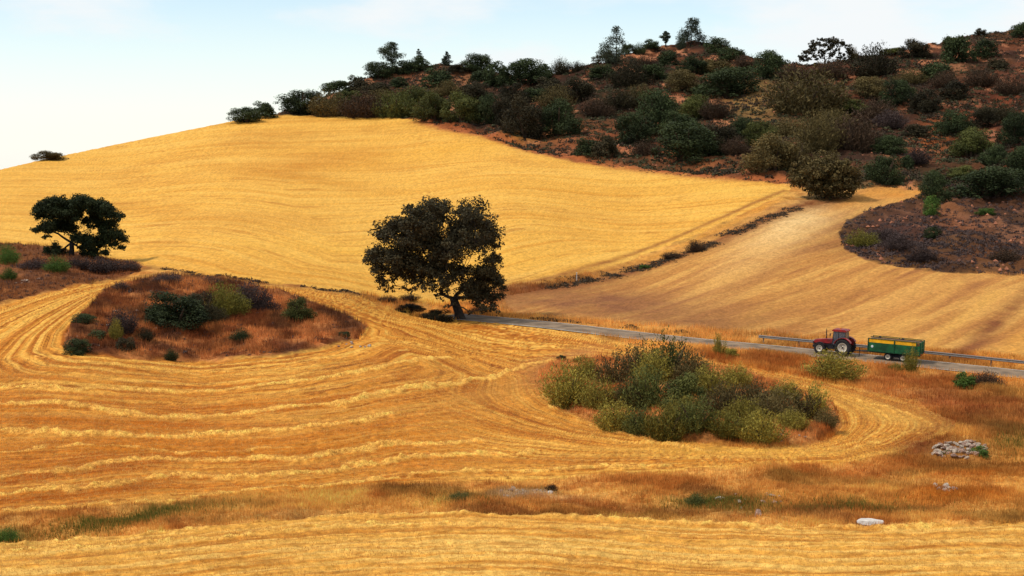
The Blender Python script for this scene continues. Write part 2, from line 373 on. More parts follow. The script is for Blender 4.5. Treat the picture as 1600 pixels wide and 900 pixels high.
BLOBS = [ # (u, v, half-width, half-height, tilt deg, colour, strength): soil, litter and crop patches, and gap shade painted under stones
 (500,255,130,16,-6,S(205,135,50),.55),(440,215,90,9,-4,S(200,140,60),.35),(250,330,160,8,3,S(214,150,62),.4),(900,300,200,10,4,S(225,160,60),.35),(700,235,120,12,-8,S(240,180,75),.5),
 (620,395,200,14,3,S(250,195,85),.4),(1120,295,110,10,4,S(240,190,90),.5),(480,280,150,7,8,S(206,140,52),.45),(360,420,120,12,8,S(222,158,66),.5),
 (940,475,170,22,3,S(148,98,66),.92),(1100,500,120,14,6,S(150,102,64),.8),(850,455,70,12,-8,S(150,100,62),.8),(1240,352,75,24,-28,S(246,212,152),.95),(1180,400,90,22,-30,S(225,175,105),.6),
 (1545,515,90,12,-42,S(140,86,52),.85),(1440,470,120,14,-20,S(196,136,80),.5),(1300,450,140,18,-20,S(205,148,80),.5),(1190,430,120,12,-28,S(178,124,72),.55),(1330,315,40,9,-18,S(214,150,78),.8),(1400,303,40,8,2,S(218,150,72),.9),
 (1180,500,60,14,-35,S(190,140,76),.5),(1350,520,100,12,-30,S(214,156,80),.5),(1590,540,40,20,-40,S(224,160,76),.6),
 (100,735,260,9,-6,S(172,88,26),.85),(120,768,200,6,-6,S(165,84,24),.8),(330,700,260,10,0,S(200,118,36),.7),(150,660,240,9,2,S(186,104,32),.75),(340,665,220,6,0,S(190,104,30),.6),(480,735,150,7,-3,S(184,104,32),.6),
 (100,620,220,6,0,S(196,116,40),.6),(60,590,120,10,0,S(196,120,44),.5),(640,680,160,14,-4,S(214,138,48),.4),(780,610,80,12,-12,S(205,145,70),.7),(860,720,140,6,-3,S(190,120,50),.5),
 (1400,650,90,12,14,S(238,190,96),.6),(1150,706,200,8,1,S(240,188,88),.6),(880,560,60,10,-14,S(190,130,78),.8),(840,590,26,16,0,S(184,120,66),.85),
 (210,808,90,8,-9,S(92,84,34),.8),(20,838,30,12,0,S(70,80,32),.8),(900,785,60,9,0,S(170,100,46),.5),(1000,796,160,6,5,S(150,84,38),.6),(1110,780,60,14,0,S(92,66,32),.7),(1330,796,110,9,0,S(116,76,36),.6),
 (1440,690,50,18,-30,S(126,58,26),.8),(1360,735,90,14,-8,S(180,100,44),.6),(1500,708,60,16,0,S(84,52,38),.8),(1476,768,24,7,0,S(110,66,44),.6),(820,774,46,6,0,S(206,178,140),.8),(1560,740,80,40,0,S(190,120,48),.6),(1480,775,100,12,0,S(206,130,46),.6),(1580,690,40,24,0,S(150,106,48),.6),  # darkest patch paints the shaded gaps of the larger stone heap
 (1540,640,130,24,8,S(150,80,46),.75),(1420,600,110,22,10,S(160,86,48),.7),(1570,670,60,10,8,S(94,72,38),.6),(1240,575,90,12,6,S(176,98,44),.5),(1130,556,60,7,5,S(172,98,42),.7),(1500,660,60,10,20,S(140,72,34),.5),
 (1180,160,42,30,0,S(158,124,74),.9),(730,125,40,12,0,S(176,120,82),.7),(680,130,40,10,0,S(170,112,78),.6),(650,126,26,8,0,S(166,104,72),.6),(950,205,60,18,-10,S(150,88,56),.6),(1010,236,90,12,8,S(160,92,58),.7),(1150,264,90,7,5,S(170,104,64),.7),
 (880,228,60,10,18,S(160,96,60),.6),(1460,215,30,26,-50,S(190,110,62),.7),(1440,225,50,8,-45,S(196,116,66),.6),(1530,175,80,10,-20,S(160,84,52),.7),(1570,280,40,20,0,S(165,95,58),.6),(1480,330,26,12,0,S(170,110,70),.6),(1500,350,40,8,0,S(160,100,66),.5),
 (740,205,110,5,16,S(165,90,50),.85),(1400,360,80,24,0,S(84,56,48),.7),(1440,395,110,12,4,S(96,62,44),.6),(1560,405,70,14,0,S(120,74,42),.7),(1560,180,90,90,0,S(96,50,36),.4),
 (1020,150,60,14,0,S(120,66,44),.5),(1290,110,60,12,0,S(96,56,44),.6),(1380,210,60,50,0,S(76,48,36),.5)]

def ground_colour(u, v, x, y, A):
    n1 = fbm(x*.5, y*.5, 4, 21)[..., None]; n2 = fbm(x*.08, y*.06, 4, 22)[..., None]; n3 = vn(x*2.6, y*2.6, 23)[..., None]
    lerp = lambda a, b, t: a*(1-t) + b*t
    # verge: dry grass
    c = lerp(S(196,130,64), S(244,186,102), sst(.36, .64, .5*n1+.5*fbm(x*.2, y*.16, 4, 20)[..., None])); c = lerp(c, S(128,80,48), .5*sst(.53, .7, fbm(x*.16, y*.2, 5, 24)[..., None])); c = lerp(c, S(232,172,92), .7*sst(.54, .7, fbm(x*.13, y*.3, 4, 86)[..., None])); c = lerp(c, S(122,104,50), .45*sst(.56, .72, fbm(x*.1, y*.25, 4, 87)[..., None]))
    # crop fields: straw colour follows the machine's lines
    def crop(ph, al, light, mid, dark, k, sd_, lo=.4, hi=.66):
        s1 = fbm(ph*k, al*.06, 4, sd_, .6)[..., None]; s2 = fbm(ph*k*.25, al*.02, 3, sd_+7)[..., None]
        t = .72*s1 + .28*s2; q = lerp(dark, mid, sst(lo-.14, lo+.06, t)); return lerp(q, light, sst(lo+.05, hi, t))
    hc = crop(A['ph2'], x*.7, S(246,194,98), S(240,184,86), S(226,164,72), 1.1, 31)
    hc = lerp(hc, S(214,152,66), .35*sst(.5, .75, n2)); hc = lerp(hc, S(190,125,52), .55*sst(.64, .8, fbm(A['ph2']*.9, x*.12, 3, 77)[..., None]))
    def mfield(ph):
        q = crop(ph, x+.3*y, S(244,190,94), S(224,154,66), S(182,108,42), 1.7, 33, .44, .62)
        return lerp(q, S(140,76,30), .75*sst(.58, .72, fbm(ph*4.5, x*.5, 3, 81)[..., None]))
    mcol = lerp(mfield(A['ph']), mfield(A['phs']), A['msw'][..., None])
    mcol = lerp(mcol, S(192,108,36), (.42*A['msw']*sst(590, 640, v))[..., None])
    mcol = lerp(mcol, S(255,200,104,.86), .9*sst(.05, .2, A['wv'])[..., None])
    scx = crop(A['ph3'], y*.7, S(220,166,92), S(198,140,76), S(164,108,64), .5, 35, .42, .62)
    fgc = crop(A['ph'], x, S(248,202,112), S(240,182,88), S(208,142,62), 2.0, 37, .42, .6)
    fgc = lerp(fgc, S(176,108,40), .6*sst(.6, .74, fbm(A['ph']*4, x*.5, 3, 83)[..., None]))
    fgc = lerp(fgc, S(255,204,110,.86), .9*sst(.05, .22, A['wv'])[..., None])
    rag = (n1[..., 0]-.5)*7
    m = lambda k, a=0., b=3.: sst(-b+a, b+a, A[k]+rag*.8)[..., None]
    isl = lerp(S(118,66,38), S(202,134,80), sst(.38, .66, .6*n1+.4*fbm(x*.22, y*.16, 4, 25)[..., None])); isl = lerp(isl, S(70,44,32), .7*sst(.5, .68, fbm(x*.3, y*.22, 4, 26)[..., None]))
    lc = lerp(S(96,62,46), S(156,100,58), n1); lc = lerp(lc, S(120,66,36), .6*sst(.4, .7, n2))
    risl = lerp(S(150,88,44), S(206,144,86), sst(.3, .7, n1)); 
    scn = fbm(x*.10, y*.07, 5, 27, .62)[..., None]
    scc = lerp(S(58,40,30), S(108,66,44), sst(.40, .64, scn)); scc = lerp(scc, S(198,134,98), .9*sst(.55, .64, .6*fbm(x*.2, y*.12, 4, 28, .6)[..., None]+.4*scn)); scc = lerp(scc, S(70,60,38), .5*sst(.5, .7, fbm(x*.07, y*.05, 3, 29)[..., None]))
    c = lerp(c, hc, m('hill', 0, 1.6)); c = lerp(c, scx, m('side', 0, 1.6))
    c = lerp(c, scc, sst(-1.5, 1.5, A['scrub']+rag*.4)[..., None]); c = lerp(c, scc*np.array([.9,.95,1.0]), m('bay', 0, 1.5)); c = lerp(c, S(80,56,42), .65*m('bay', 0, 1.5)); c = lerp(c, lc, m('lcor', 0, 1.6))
    c = lerp(c, mcol, m('main', 0, 2.2)); c = lerp(c, isl, m('lisl', -1, 3)); c = lerp(c, risl, m('risl', -2, 6)); c = lerp(c, fgc, m('fg', 1, 1.2))
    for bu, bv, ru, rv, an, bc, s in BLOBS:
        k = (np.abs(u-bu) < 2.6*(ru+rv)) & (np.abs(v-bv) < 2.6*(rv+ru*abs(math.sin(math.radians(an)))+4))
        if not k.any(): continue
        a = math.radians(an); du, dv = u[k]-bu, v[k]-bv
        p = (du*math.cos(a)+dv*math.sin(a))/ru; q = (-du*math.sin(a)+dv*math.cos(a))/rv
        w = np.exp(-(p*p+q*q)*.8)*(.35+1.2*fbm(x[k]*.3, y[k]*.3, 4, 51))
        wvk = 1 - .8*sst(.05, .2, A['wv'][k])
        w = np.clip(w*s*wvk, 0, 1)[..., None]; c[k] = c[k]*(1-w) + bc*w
    # wheel tracks on the bank beside the hill field, trodden path below the scrub
    for pts, wd, cc, s in [([(800,446),(870,432),(930,414),(1000,392),(1080,360),(1150,330),(1226,298)], 1.0, S(150,92,50), .75), ([(860,446),(930,428),(1010,405),(1080,378),(1150,345),(1230,308)], 1.4, S(226,160,72), .8),
                           ([(800,452),(860,448),(930,434),(1010,416),(1085,392),(1150,362),(1240,325),(1310,310)], 3.6, S(136,84,50), .95), ([(860,447),(930,432),(1010,412),(1085,386),(1150,354),(1240,316)], .9, S(226,166,88), .5), ([(660,190),(700,202),(770,212),(830,234),(930,254),(1040,268),(1150,278),(1240,286)], 3.2, S(178,104,62), .95),
                           ([(1330,312),(1370,300),(1430,300)], 2.5, S(220,156,76), .7), ([(0,381),(80,388),(160,402),(230,418),(330,434),(470,449),(560,461),(640,474)], 1.2, S(150,98,56), .7),
                           ([(1350,452),(1260,500),(1180,540)], 1.0, S(170,112,60), .5), ([(1500,440),(1430,490),(1380,545)], 1.0, S(226,172,92), .5), ([(1560,455),(1480,515),(1440,552)], 1.0, S(230,176,92), .6),
                           ([(760,493),(860,505),(960,514),(1060,522),(1200,532),(1600,575)], 1.6, S(168,118,58), .6)]:
        gp = G(pts); q = pl_dist(x, y, gp); w = (np.exp(-(q/wd)**2)*s*(.5+.8*fbm(x*.5, y*.5, 3, 61)))[..., None]; w = np.clip(w, 0, 1); c = c*(1-w)+cc*w
    c = c*np.array([1.04, .975, .88])*(.80+.40*n3); lum = c.mean(-1, keepdims=True); c = lum + (c-lum)*1.02
    return np.clip(c, 0.004, .8)

ua = np.concatenate([np.arange(-1500, -330, 80.), np.arange(-320, -60, 4.), np.arange(-60, 1661, 1.6), np.arange(1664, 1960, 4.), np.arange(2000, 3100, 80.)])
NT = 820
tt = np.linspace(0, 1, NT)
vs_ = skyline(ua)
tb = np.concatenate([tt, 1 + np.linspace(0, 1, 16)[1:]*.14])
UU = np.broadcast_to(ua[None], (len(tb), len(ua))).copy()
VV = vs_[None] + (905 - vs_[None])*np.minimum(tb, 1)[:, None] + np.maximum(tb-1, 0)[:, None]*680
Xg, Yg, Zg, A = terrain_z(UU, VV)
Cg = ground_colour(UU, VV, Xg, Yg, A)
# land beyond the crest falls away; land under the camera's bank closes the sheet
def strip(yf, back):
    rows = []
    for i, k in enumerate(yf):
        r = 0 if back else -1; X0, Y0, Z0 = Xg[r], Yg[r], Zg[r]
        if back: Y = Y0*(1+k); X = X0*(1+k); Z = CAMZ + (Z0-CAMZ)*(1+k) - (Y-Y0)*(.10+.12*min(k*6, 1))
        else: Y = Y0*(1-k); X = X0*(1-k*.6); t = sst(0, 1, np.array(k)); Z = Z0*(1-t) + (CAMZ-1.7)*t
        rows.append((X, Y, Z))
    return rows
bk = strip([.004,.01,.02,.04,.07,.11,.17,.25,.36,.5,.8,1.3], True)[::-1]; fr = strip([.1,.25,.4,.55,.7,.85,.97,1.1,1.5], False)
stack = lambda i, M: np.vstack([np.array([r[i] for r in bk]), M, np.array([r[i] for r in fr])])
XA, YA, ZA = stack(0, Xg), stack(1, Yg), stack(2, Zg)
CA = np.concatenate([np.repeat(Cg[:1], len(bk), 0), Cg, np.repeat(Cg[-1:], len(fr), 0)])
reg = np.zeros(Xg.shape, np.int8)
reg[A['hill'] > 0] = 1; reg[A['side'] > 0] = 2; reg[(A['scrub'] > 0) | (A['bay'] > 0)] = 3; reg[A['lcor'] > 0] = 4
reg[A['main'] > 0] = 5; reg[A['lisl'] > 0] = 6; reg[A['risl'] > 0] = 7; reg[A['fg'] > 0] = 8
RA = np.vstack([np.repeat(reg[:1], len(bk), 0), reg, np.repeat(reg[-1:], len(fr), 0)])

gm = bpy.data.materials.new('open_ground'); gm.use_nodes = True; t = gm.node_tree; b = t.nodes['Principled BSDF']
at = t.nodes.new('ShaderNodeAttribute'); at.attribute_name = 'ground'
tcn = t.nodes.new('ShaderNodeTexCoord')
na = t.nodes.new('ShaderNodeTexNoise'); na.inputs['Scale'].default_value = 3.2; na.inputs['Detail'].default_value = 6; na.inputs['Roughness'].default_value = .7
t.links.new(tcn.outputs['Object'], na.inputs['Vector'])
mr = t.nodes.new('ShaderNodeMapRange'); mr.inputs['From Min'].default_value = .3; mr.inputs['From Max'].default_value = .7; mr.inputs['To Min'].default_value = .66; mr.inputs['To Max'].default_value = 1.28
t.links.new(na.outputs['Fac'], mr.inputs['Value'])
vm = t.nodes.new('ShaderNodeVectorMath'); vm.operation = 'SCALE'; t.links.new(at.outputs['Color'], vm.inputs[0]); t.links.new(mr.outputs[0], vm.inputs['Scale'])
t.links.new(vm.outputs[0], b.inputs['Base Color']); b.inputs['Roughness'].default_value = .95; b.inputs['Specular IOR Level'].default_value = .08
bp = t.nodes.new('ShaderNodeBump'); bp.inputs['Strength'].default_value = .8; bp.inputs['Distance'].default_value = .12; t.links.new(na.outputs['Fac'], bp.inputs['Height']); t.links.new(bp.outputs[0], b.inputs['Normal'])

nr, nc = XA.shape
PA = np.stack([XA, YA, ZA], -1).reshape(-1, 3); CF = CA.reshape(-1, 3)
idx = np.arange(nr*nc).reshape(nr, nc)
quads = np.stack([idx[1:, :-1], idx[1:, 1:], idx[:-1, 1:], idx[:-1, :-1]], -1).reshape(-1, 4); fr_reg = RA[:-1, :-1].ravel()
for rid, nm in enumerate(['grass_verge','hill_field','side_field','scrub_hill','scrub_ground','middle_field','scrub_mound','shrub_mound','near_field']):
    q = quads[fr_reg == rid]; uq, inv = np.unique(q.ravel(), return_inverse=True)
    me = np_mesh(nm, PA[uq], inv.reshape(-1, 4), gm, smooth=True, col=CF[uq]); tag(mobj(nm, me), kind='structure')

# ------------------------------------------------------------------ road, edge lines, guardrail
def ribbon(name, off0, off1, dz, m, kind='structure', parent=None, seg=None):
    c = ROAD if seg is None else ROAD[seg[0]:seg[1]]
    d = np.gradient(c[:, :2], axis=0); d /= np.linalg.norm(d, axis=1)[:, None]; nrm = np.stack([-d[:, 1], d[:, 0]], 1)
    a = np.c_[c[:, :2]+nrm*off0, c[:, 2]+dz]; b_ = np.c_[c[:, :2]+nrm*off1, c[:, 2]+dz]; n = len(c)
    V = np.vstack([a, b_]); Fq = np.array([(i, i+1, n+i+1, n+i) for i in range(n-1)])
    if (off1-off0) < 0: Fq = Fq[:, ::-1]
    return np_mesh(name, V, Fq, m)
M_asph = mat('worn_asphalt', S(158,132,104,.7), .9, noise=.24, nscale=.6)
M_line = mat('road_paint', S(236,232,222), .7, noise=.1)
tag(mobj('road', ribbon('road', -2.6, 2.6, 0, M_asph)), kind='structure')
tag(mobj('road_edge_line', ribbon('line', -2.45, -2.33, .004, M_line)), kind='structure')
tag(mobj('road_edge_line', ribbon('line', 2.33, 2.45, .004, M_line)), kind='structure')
M_gal = mat('galvanised_steel', S(150,142,134), .6, metal=.2, noise=.1)
M_gald = mat('weathered_steel_post', S(120,112,104), .7, metal=.2, noise=.15)
gr = empty('guardrail', ROAD[35]); gr.location = (0, 0, 0)
tag(gr, 'grey metal guardrail on short posts along the far edge of the road beyond the trailer', 'guardrail')
cl = ROAD[41:]; dd_ = np.gradient(cl[:, :2], axis=0); dd_ /= np.linalg.norm(dd_, axis=1)[:, None]; nn_ = np.stack([-dd_[:, 1], dd_[:, 0]], 1)
if nn_[5, 1] < 0: nn_ = -nn_
prof = [(0,.48),(.05,.52),(.05,.58),(0,.62),(0,.66),(.05,.70),(.05,.76),(0,.80)]
V = []; n = len(cl)
for i in range(n):
    for (o, h) in prof:
        p = cl[i, :2] + nn_[i]*(3.7 - o); V.append((p[0], p[1], cl[i, 2]+h))
m_ = len(prof); Fq = [(i*m_+j, (i+1)*m_+j, (i+1)*m_+j+1, i*m_+j+1) for i in range(n-1) for j in range(m_-1)]
ob = mobj('rail', np_mesh('rail', V, np.array(Fq), M_gal, smooth=False), gr); so = ob.modifiers.new('s', 'SOLIDIFY'); so.thickness = .012
L_ = np.concatenate([[0], np.cumsum(np.linalg.norm(np.diff(cl[:, :2], axis=0), axis=1))])
pm = MB(); pm.box(-.06, .06, -.05, .05, -.5, .72); pm.box(-.045, .045, -.16, -.05, .52, .74)
pme = None
for s in np.arange(.5, L_[-1], 4.0):
    q = [np.interp(s, L_, cl[:, k]) for k in range(3)]; nx = [np.interp(s, L_, nn_[:, k]) for k in range(2)]
    rzv = math.atan2(nx[1], nx[0]) - math.pi/2
    if pme is None: o = pm.build('post', M_gald, gr); pme = o.data
    else: o = mobj('post', pme, gr)
    o.location = (q[0]+nx[0]*3.84, q[1]+nx[1]*3.84, q[2]); o.rotation_euler = (0, 0, rzv)

# ------------------------------------------------------------------ foliage
def leaf_cloud(C, Rr, n, size, rng, up=.25, flat=.8, asp=.55, shell=.5):
    C = np.asarray(C, float); Rr = np.asarray(Rr, float)
    pr = Rr**2/np.sum(Rr**2); k = rng.choice(len(C), n, p=pr)
    d = rng.normal(size=(n, 3)); d /= np.linalg.norm(d, axis=1)[:, None]
    r = Rr[k]*(shell + (1-shell)*rng.random(n)**.5)*rng.uniform(.75, 1.12, n)
    p = C[k] + d*np.array([1, 1, flat])*r[:, None]
    nm = d*.6 + rng.normal(size=(n, 3))*.55 + np.array([0, 0, up]); nm /= np.linalg.norm(nm, axis=1)[:, None]
    t1 = np.cross(nm, rng.normal(size=(n, 3))); t1 /= np.linalg.norm(t1, axis=1)[:, None]; t2 = np.cross(nm, t1)
    sz = size*rng.uniform(.6, 1.35, n)[:, None]
    V = np.stack([p - t1*sz, p - t2*sz*asp, p + t1*sz, p + t2*sz*asp], 1).reshape(-1, 3)
    ct = rng.random(len(C)); tn = np.clip(.5*ct[k] + .5*rng.random(n) + .12*d[:, 2], 0, 1)
    return V, np.arange(4*n).reshape(-1, 4), np.repeat(tn, 4)
def spray_cloud(base, tips, per, size, rng, spread=.05, start=.25, asp=.22):
    """thin leaves and twigs set along many upright sprays"""
    V, T = [], []
    for b_, tp in zip(base, tips):
        n = per; s = start + (1-start)*rng.random(n); bow = np.array([0, 0, -.08])*np.linalg.norm(tp-b_)
        p = b_ + (tp-b_)*s[:, None] + bow*(4*s*(1-s))[:, None]*0 + rng.normal(size=(n, 3))*spread*(.4+.8*s[:, None])
        ax = (tp-b_); ax = ax/np.linalg.norm(ax) + rng.normal(size=(n, 3))*.45; ax /= np.linalg.norm(ax, axis=1)[:, None]
        sd_ = np.cross(ax, rng.normal(size=(n, 3))); sd_ /= np.linalg.norm(sd_, axis=1)[:, None]
        sz = size*rng.uniform(.6, 1.4, n)[:, None]
        V.append(np.stack([p-ax*sz, p-sd_*sz*asp, p+ax*sz, p+sd_*sz*asp], 1).reshape(-1, 3))
        T.append(np.repeat(np.clip(.55*rng.random()+.45*rng.random(n), 0, 1), 4))
    V = np.vstack(V); return V, np.arange(len(V)).reshape(-1, 4), np.concatenate(T)

# deep greens and browns of late summer
LM = {
 'oak':   leafmat('holm_oak_leaves', (.014,.012,.006), (.066,.052,.022)),
 'dark':  leafmat('dark_scrub_leaves', (.010,.016,.006), (.060,.076,.024)),
 'green': leafmat('green_scrub_leaves', (.022,.030,.008), (.150,.150,.034)),
 'olive': leafmat('olive_brown_leaves', (.036,.028,.009), (.19,.135,.045)),
 'brown': leafmat('brown_twiggy_leaves', (.030,.018,.011), (.100,.058,.030)),
 'purple':leafmat('grey_purple_heather', (.030,.019,.018), (.098,.064,.052)),
 'broom': leafmat('broom_leaves', (.050,.044,.008), (.40,.31,.050)),
 'yellow':leafmat('yellow_green_leaves', (.060,.058,.010), (.270,.220,.035)),
 'fresh': leafmat('fresh_green_leaves', (.030,.055,.010), (.110,.180,.030)),
 'pine':  leafmat('pine_needles', (.018,.024,.014), (.070,.085,.045)),
}
M_bark = mat('dark_bark', (.035,.026,.020), .9, noise=.3, nscale=3, bump=.5)
M_stem = mat('dry_stems', (.085,.052,.030), .9, noise=.25, nscale=8)

def round_proto(seed, fine=False):
    """unit bush: width 1, height 1"""
    rng = np.random.default_rng(seed); C, Rr = [], []
    lop = rng.uniform(-.16, .16); nl = 24
    for i in range(nl):
        a = rng.uniform(0, 2*math.pi); e = math.asin(rng.uniform(-.1, .98)); q = rng.uniform(.72, 1.05)
        r = rng.uniform(.11, .2); rr = (.5 - r*.8)*q
        C.append((math.cos(a)*math.cos(e)*rr + lop*math.sin(e)*.6, math.sin(a)*math.cos(e)*rr, .14+(.84-r)*max(math.sin(e), -.05)*q)); Rr.append(r)
    for i in range(7): C.append((rng.uniform(-.24, .24), rng.uniform(-.24, .24), rng.uniform(.15, .6))); Rr.append(.22)
    for i in range(8):
        a = rng.uniform(0, 6.28); C.append((math.cos(a)*.43, math.sin(a)*.43, rng.uniform(.08, .4))); Rr.append(rng.uniform(.06, .1))
    V, Fq, T = leaf_cloud(C, Rr, 12000 if fine else 4600, .0175 if fine else .029, rng, flat=.85, shell=.4)
    return V, Fq, T
def wispy_proto(seed):
    """loose twiggy bush: many sprays fanning from the foot"""
    rng = np.random.default_rng(seed); nb = 150; a = rng.uniform(0, 6.283, nb); sp = rng.random(nb)**.6
    tips = np.stack([np.cos(a)*sp*.5, np.sin(a)*sp*.5, (1-.55*sp**2)*rng.uniform(.62, 1.05, nb)], 1)
    base = np.stack([np.cos(a)*sp*.24, np.sin(a)*sp*.24, np.zeros(nb)], 1)
    V, Fq, T = spray_cloud(base, tips, 42, .030, rng, spread=.042, start=.12, asp=.26)
    return V, Fq, T
def tall_proto(seed):
    rng = np.random.default_rng(seed); nb = 80; a = rng.uniform(0, 6.283, nb); sp = rng.random(nb)**.7
    tips = np.stack([np.cos(a)*sp*.5, np.sin(a)*sp*.5, rng.uniform(.45, 1.08, nb)*(1-.35*sp)], 1)
    base = np.stack([np.cos(a)*sp*.2, np.sin(a)*sp*.2, np.zeros(nb)], 1)
    return spray_cloud(base, tips, 60, .027, rng, spread=.028, start=.1, asp=.28)
PROTO = {}
def foliage_mesh(shape, sp, k):
    key = (shape, sp, k)
    if key not in PROTO:
        V, Fq, T = {'round': round_proto, 'roundfine': lambda k_: round_proto(k_, True), 'wispy': wispy_proto, 'tall': tall_proto}[shape](100*k + hash_s(shape))
        PROTO[key] = np_mesh('foliage', V, Fq, LM[sp], tone=T)
    return PROTO[key]
def hash_s(s): return sum(ord(c)*(i+3) for i, c in enumerate(s))
STEMS = {}
def stem_mesh(k):
    if k not in STEMS:
        rng = random.Random(k); m = MB()
        for i in range(6):
            a = rng.uniform(0, 6.28); r = rng.uniform(.1, .3)
            m.tube([(math.cos(a)*.03, math.sin(a)*.03, -.08), (math.cos(a)*r*.5, math.sin(a)*r*.5, .28), (math.cos(a)*r, math.sin(a)*r, rng.uniform(.5, .75))], [.03, .018, .006], 6)
        me = bpy.data.meshes.new('stem'); me.from_pydata(m.v, [], m.f); me.materials.append(M_stem); me.update(); STEMS[k] = me
    return STEMS[k]
rnd = random.Random(5)
BW = {'round': 1.2, 'wispy': 1.22, 'tall': 1.3}
def bush(name, u, v, w, h, shape, sp, label, cat='bush', group=None, sink=.08):
    """a bush seen w x h wide at its foot point"""
    p = P(u, v); s = p.y / F; k = rnd.randrange(4); rz = rnd.uniform(0, 6.28)
    bw = (.88 if v < 152 and shape != 'round' else 1)*BW[shape]*(1.2 if 838 < u < 1310 and 560 < v < 700 else 1.17 if v < 320 and w > 22 else 1.18 if 220 < u < 440 and 470 < v < 520 else 1.1); W_, H_ = w*s*bw, h*s*(1.08 if v < 152 else 1.16 if v < 320 and w > 30 else (1.2 if u < 1090 else 1.0) if v > 560 else 1.15)
    if w >= 38 and v > 190 or w >= 46:
        r = empty(name, p - Vector((0, 0, H_*sink)), rz)
        f = mobj('foliage', foliage_mesh('roundfine' if shape == 'round' else shape, sp, k), r); f.scale = (W_, W_*.9, H_*1.06)
        st = mobj('stem', stem_mesh(k), r); st.scale = (W_, W_, H_)
    else:
        r = mobj(name, foliage_mesh(shape, sp, k), None, p - Vector((0, 0, H_*sink))); r.rotation_euler = (0, 0, rz); r.scale = (W_, W_*.9, H_*1.06)
    return tag(r, label, cat, group)

def limb(m, a, b_, r0, r1, rng, sag=.12, n=5, seg=7):
    a, b_ = Vector(a), Vector(b_); L0 = (b_-a).length; pts = []
    o = Vector((rng.uniform(-1, 1), rng.uniform(-1, 1), rng.uniform(-.2, 1)))*L0*sag
    for i in range(n+1):
        t = i/n; pts.append(a.lerp(b_, t) + o*(4*t*(1-t))*.6 + Vector((rng.uniform(-1, 1), rng.uniform(-1, 1), rng.uniform(-1, 1)))*L0*.025*(0 < i < n))
    m.tube(pts, [r0 + (r1-r0)*i/n for i in range(n+1)], seg)
    return pts
def oak(name, base_uv, fork_px, lobes, sp, label, cat, trunk_r, leaf, nleaf, seed, bare=0.0, depth=.75, lean=0):
    """a broad oak: trunk, limbs to every bough, leaf sprays round the boughs"""
    rng = random.Random(seed); nrg = np.random.default_rng(seed)
    p = P(*base_uv); s = p.y/F; r = empty(name, p)
    loc = lambda u, v: ((u-base_uv[0])*s, (base_uv[1]-v)*s)
    fx, fz = loc(*fork_px); fork = Vector((fx, 0, fz)); tm = MB()
    tm.tube([(0, 0, -.6), (0, 0, .0), (fx*.25, .02, fz*.35), (fx*.65, 0, fz*.7), fork], [trunk_r*1.9, trunk_r*1.35, trunk_r*1.05, trunk_r*.95, trunk_r*.9], 12)
    C, Rr = [], []; halfw = max(abs(loc(l[0], l[1])[0]) for l in lobes)
    todo = []
    for (lu, lv, lr) in lobes:
        lx, lz = loc(lu, lv); R0 = lr*s*1.16; k = max(0, 1 - abs(lx)/(halfw*1.15))
        for rep in range(3 if lr*s > 1 else 2):
            ly = rng.uniform(-1, 1)*halfw*depth*(.2+.8*k)
            todo.append((Vector((lx + rng.uniform(-.15, .15)*R0, ly, lz + rng.uniform(-.1, .1)*R0)), R0, lr))
    todo.sort(key=lambda q: (q[0]-fork).length); nodes = [(fork, 0.0, trunk_r*.8)]
    for cen, R0, lr in todo:                       # every bough grows from the nearest older one
        best = min(nodes, key=lambda q: (q[0]-cen).length + .45*q[1] + (2.0 if (q[0]-cen).length < .3*R0 else 0))
        o_, dd0, rr0 = best; L1 = (cen-o_).length; r0 = max(trunk_r*.09, rr0*.62); r1 = max(trunk_r*.06, r0*.55)
        pts = limb(tm, o_, cen, r0, r1, rng, .1)
        for q_, (pp) in enumerate(pts[2:], 2): nodes.append((pp, dd0 + L1*q_/5, r0 + (r1-r0)*q_/5))
        nq = max(6, int(13*min(1.6, lr/14)))*(2 if seed == 12 else 1)
        for j in range(nq):
            d = Vector((rng.gauss(0, 1), rng.gauss(0, 1), rng.gauss(0, .8))).normalized()*R0*rng.uniform(.15, .95)
            q = cen + d; rr = max(R0*rng.uniform(.22, .48)*(1.35 if seed == 12 else 1), .34 if seed == 13 else .1)
            limb(tm, cen, q, trunk_r*.05, trunk_r*.015, rng, .1, 3, 4); C.append(q); Rr.append(rr)
    tm.build('trunk', M_bark, r, smooth=True)
    V, Fq, T = leaf_cloud(C, Rr, nleaf, leaf, nrg, up=.3, flat=.75, shell=.25)
    mobj('crown', np_mesh('crown', V, Fq, LM[sp], tone=T), r)
    return tag(r, label, cat)

oak('oak_tree', (719,500), (709,468),
    [(688,326,17),(674,322,12),(770,478,10),(757,476,12),(742,468,12),(786,455,9),(600,446,9),(612,450,7),(592,434,11),(650,448,9),(700,438,14),(678,444,10),(728,456,12),(660,438,12),(632,448,7),(690,462,7),(745,452,16),(736,484,6),(604,361,20),(625,352,20),(655,350,24),(679,333,24),(650,332,16),(735,340,27),(720,355,22),(755,352,16),(677,375,38),(640,378,28),(767,372,19),(745,378,24),(712,380,24),(590,398,20),(612,400,22),(640,410,26),(598,420,16),
     (620,427,15),(596,441,8),(604,456,5),(645,436,13),(667,424,22),(690,420,22),(667,445,10),(760,432,26),(775,440,16),(755,462,20),(780,462,11),(745,482,8),(770,480,7),(772,405,14),(720,425,18),(735,450,18),(688,452,9),(680,466,6),(706,474,8),(776,388,10),(700,396,20),(576,404,9),(640,455,6)],
    'oak', 'large dark holm oak leaning left, standing alone where the road meets the stubble', 'oak tree', .5, .16, 62000, 11, depth=.6)
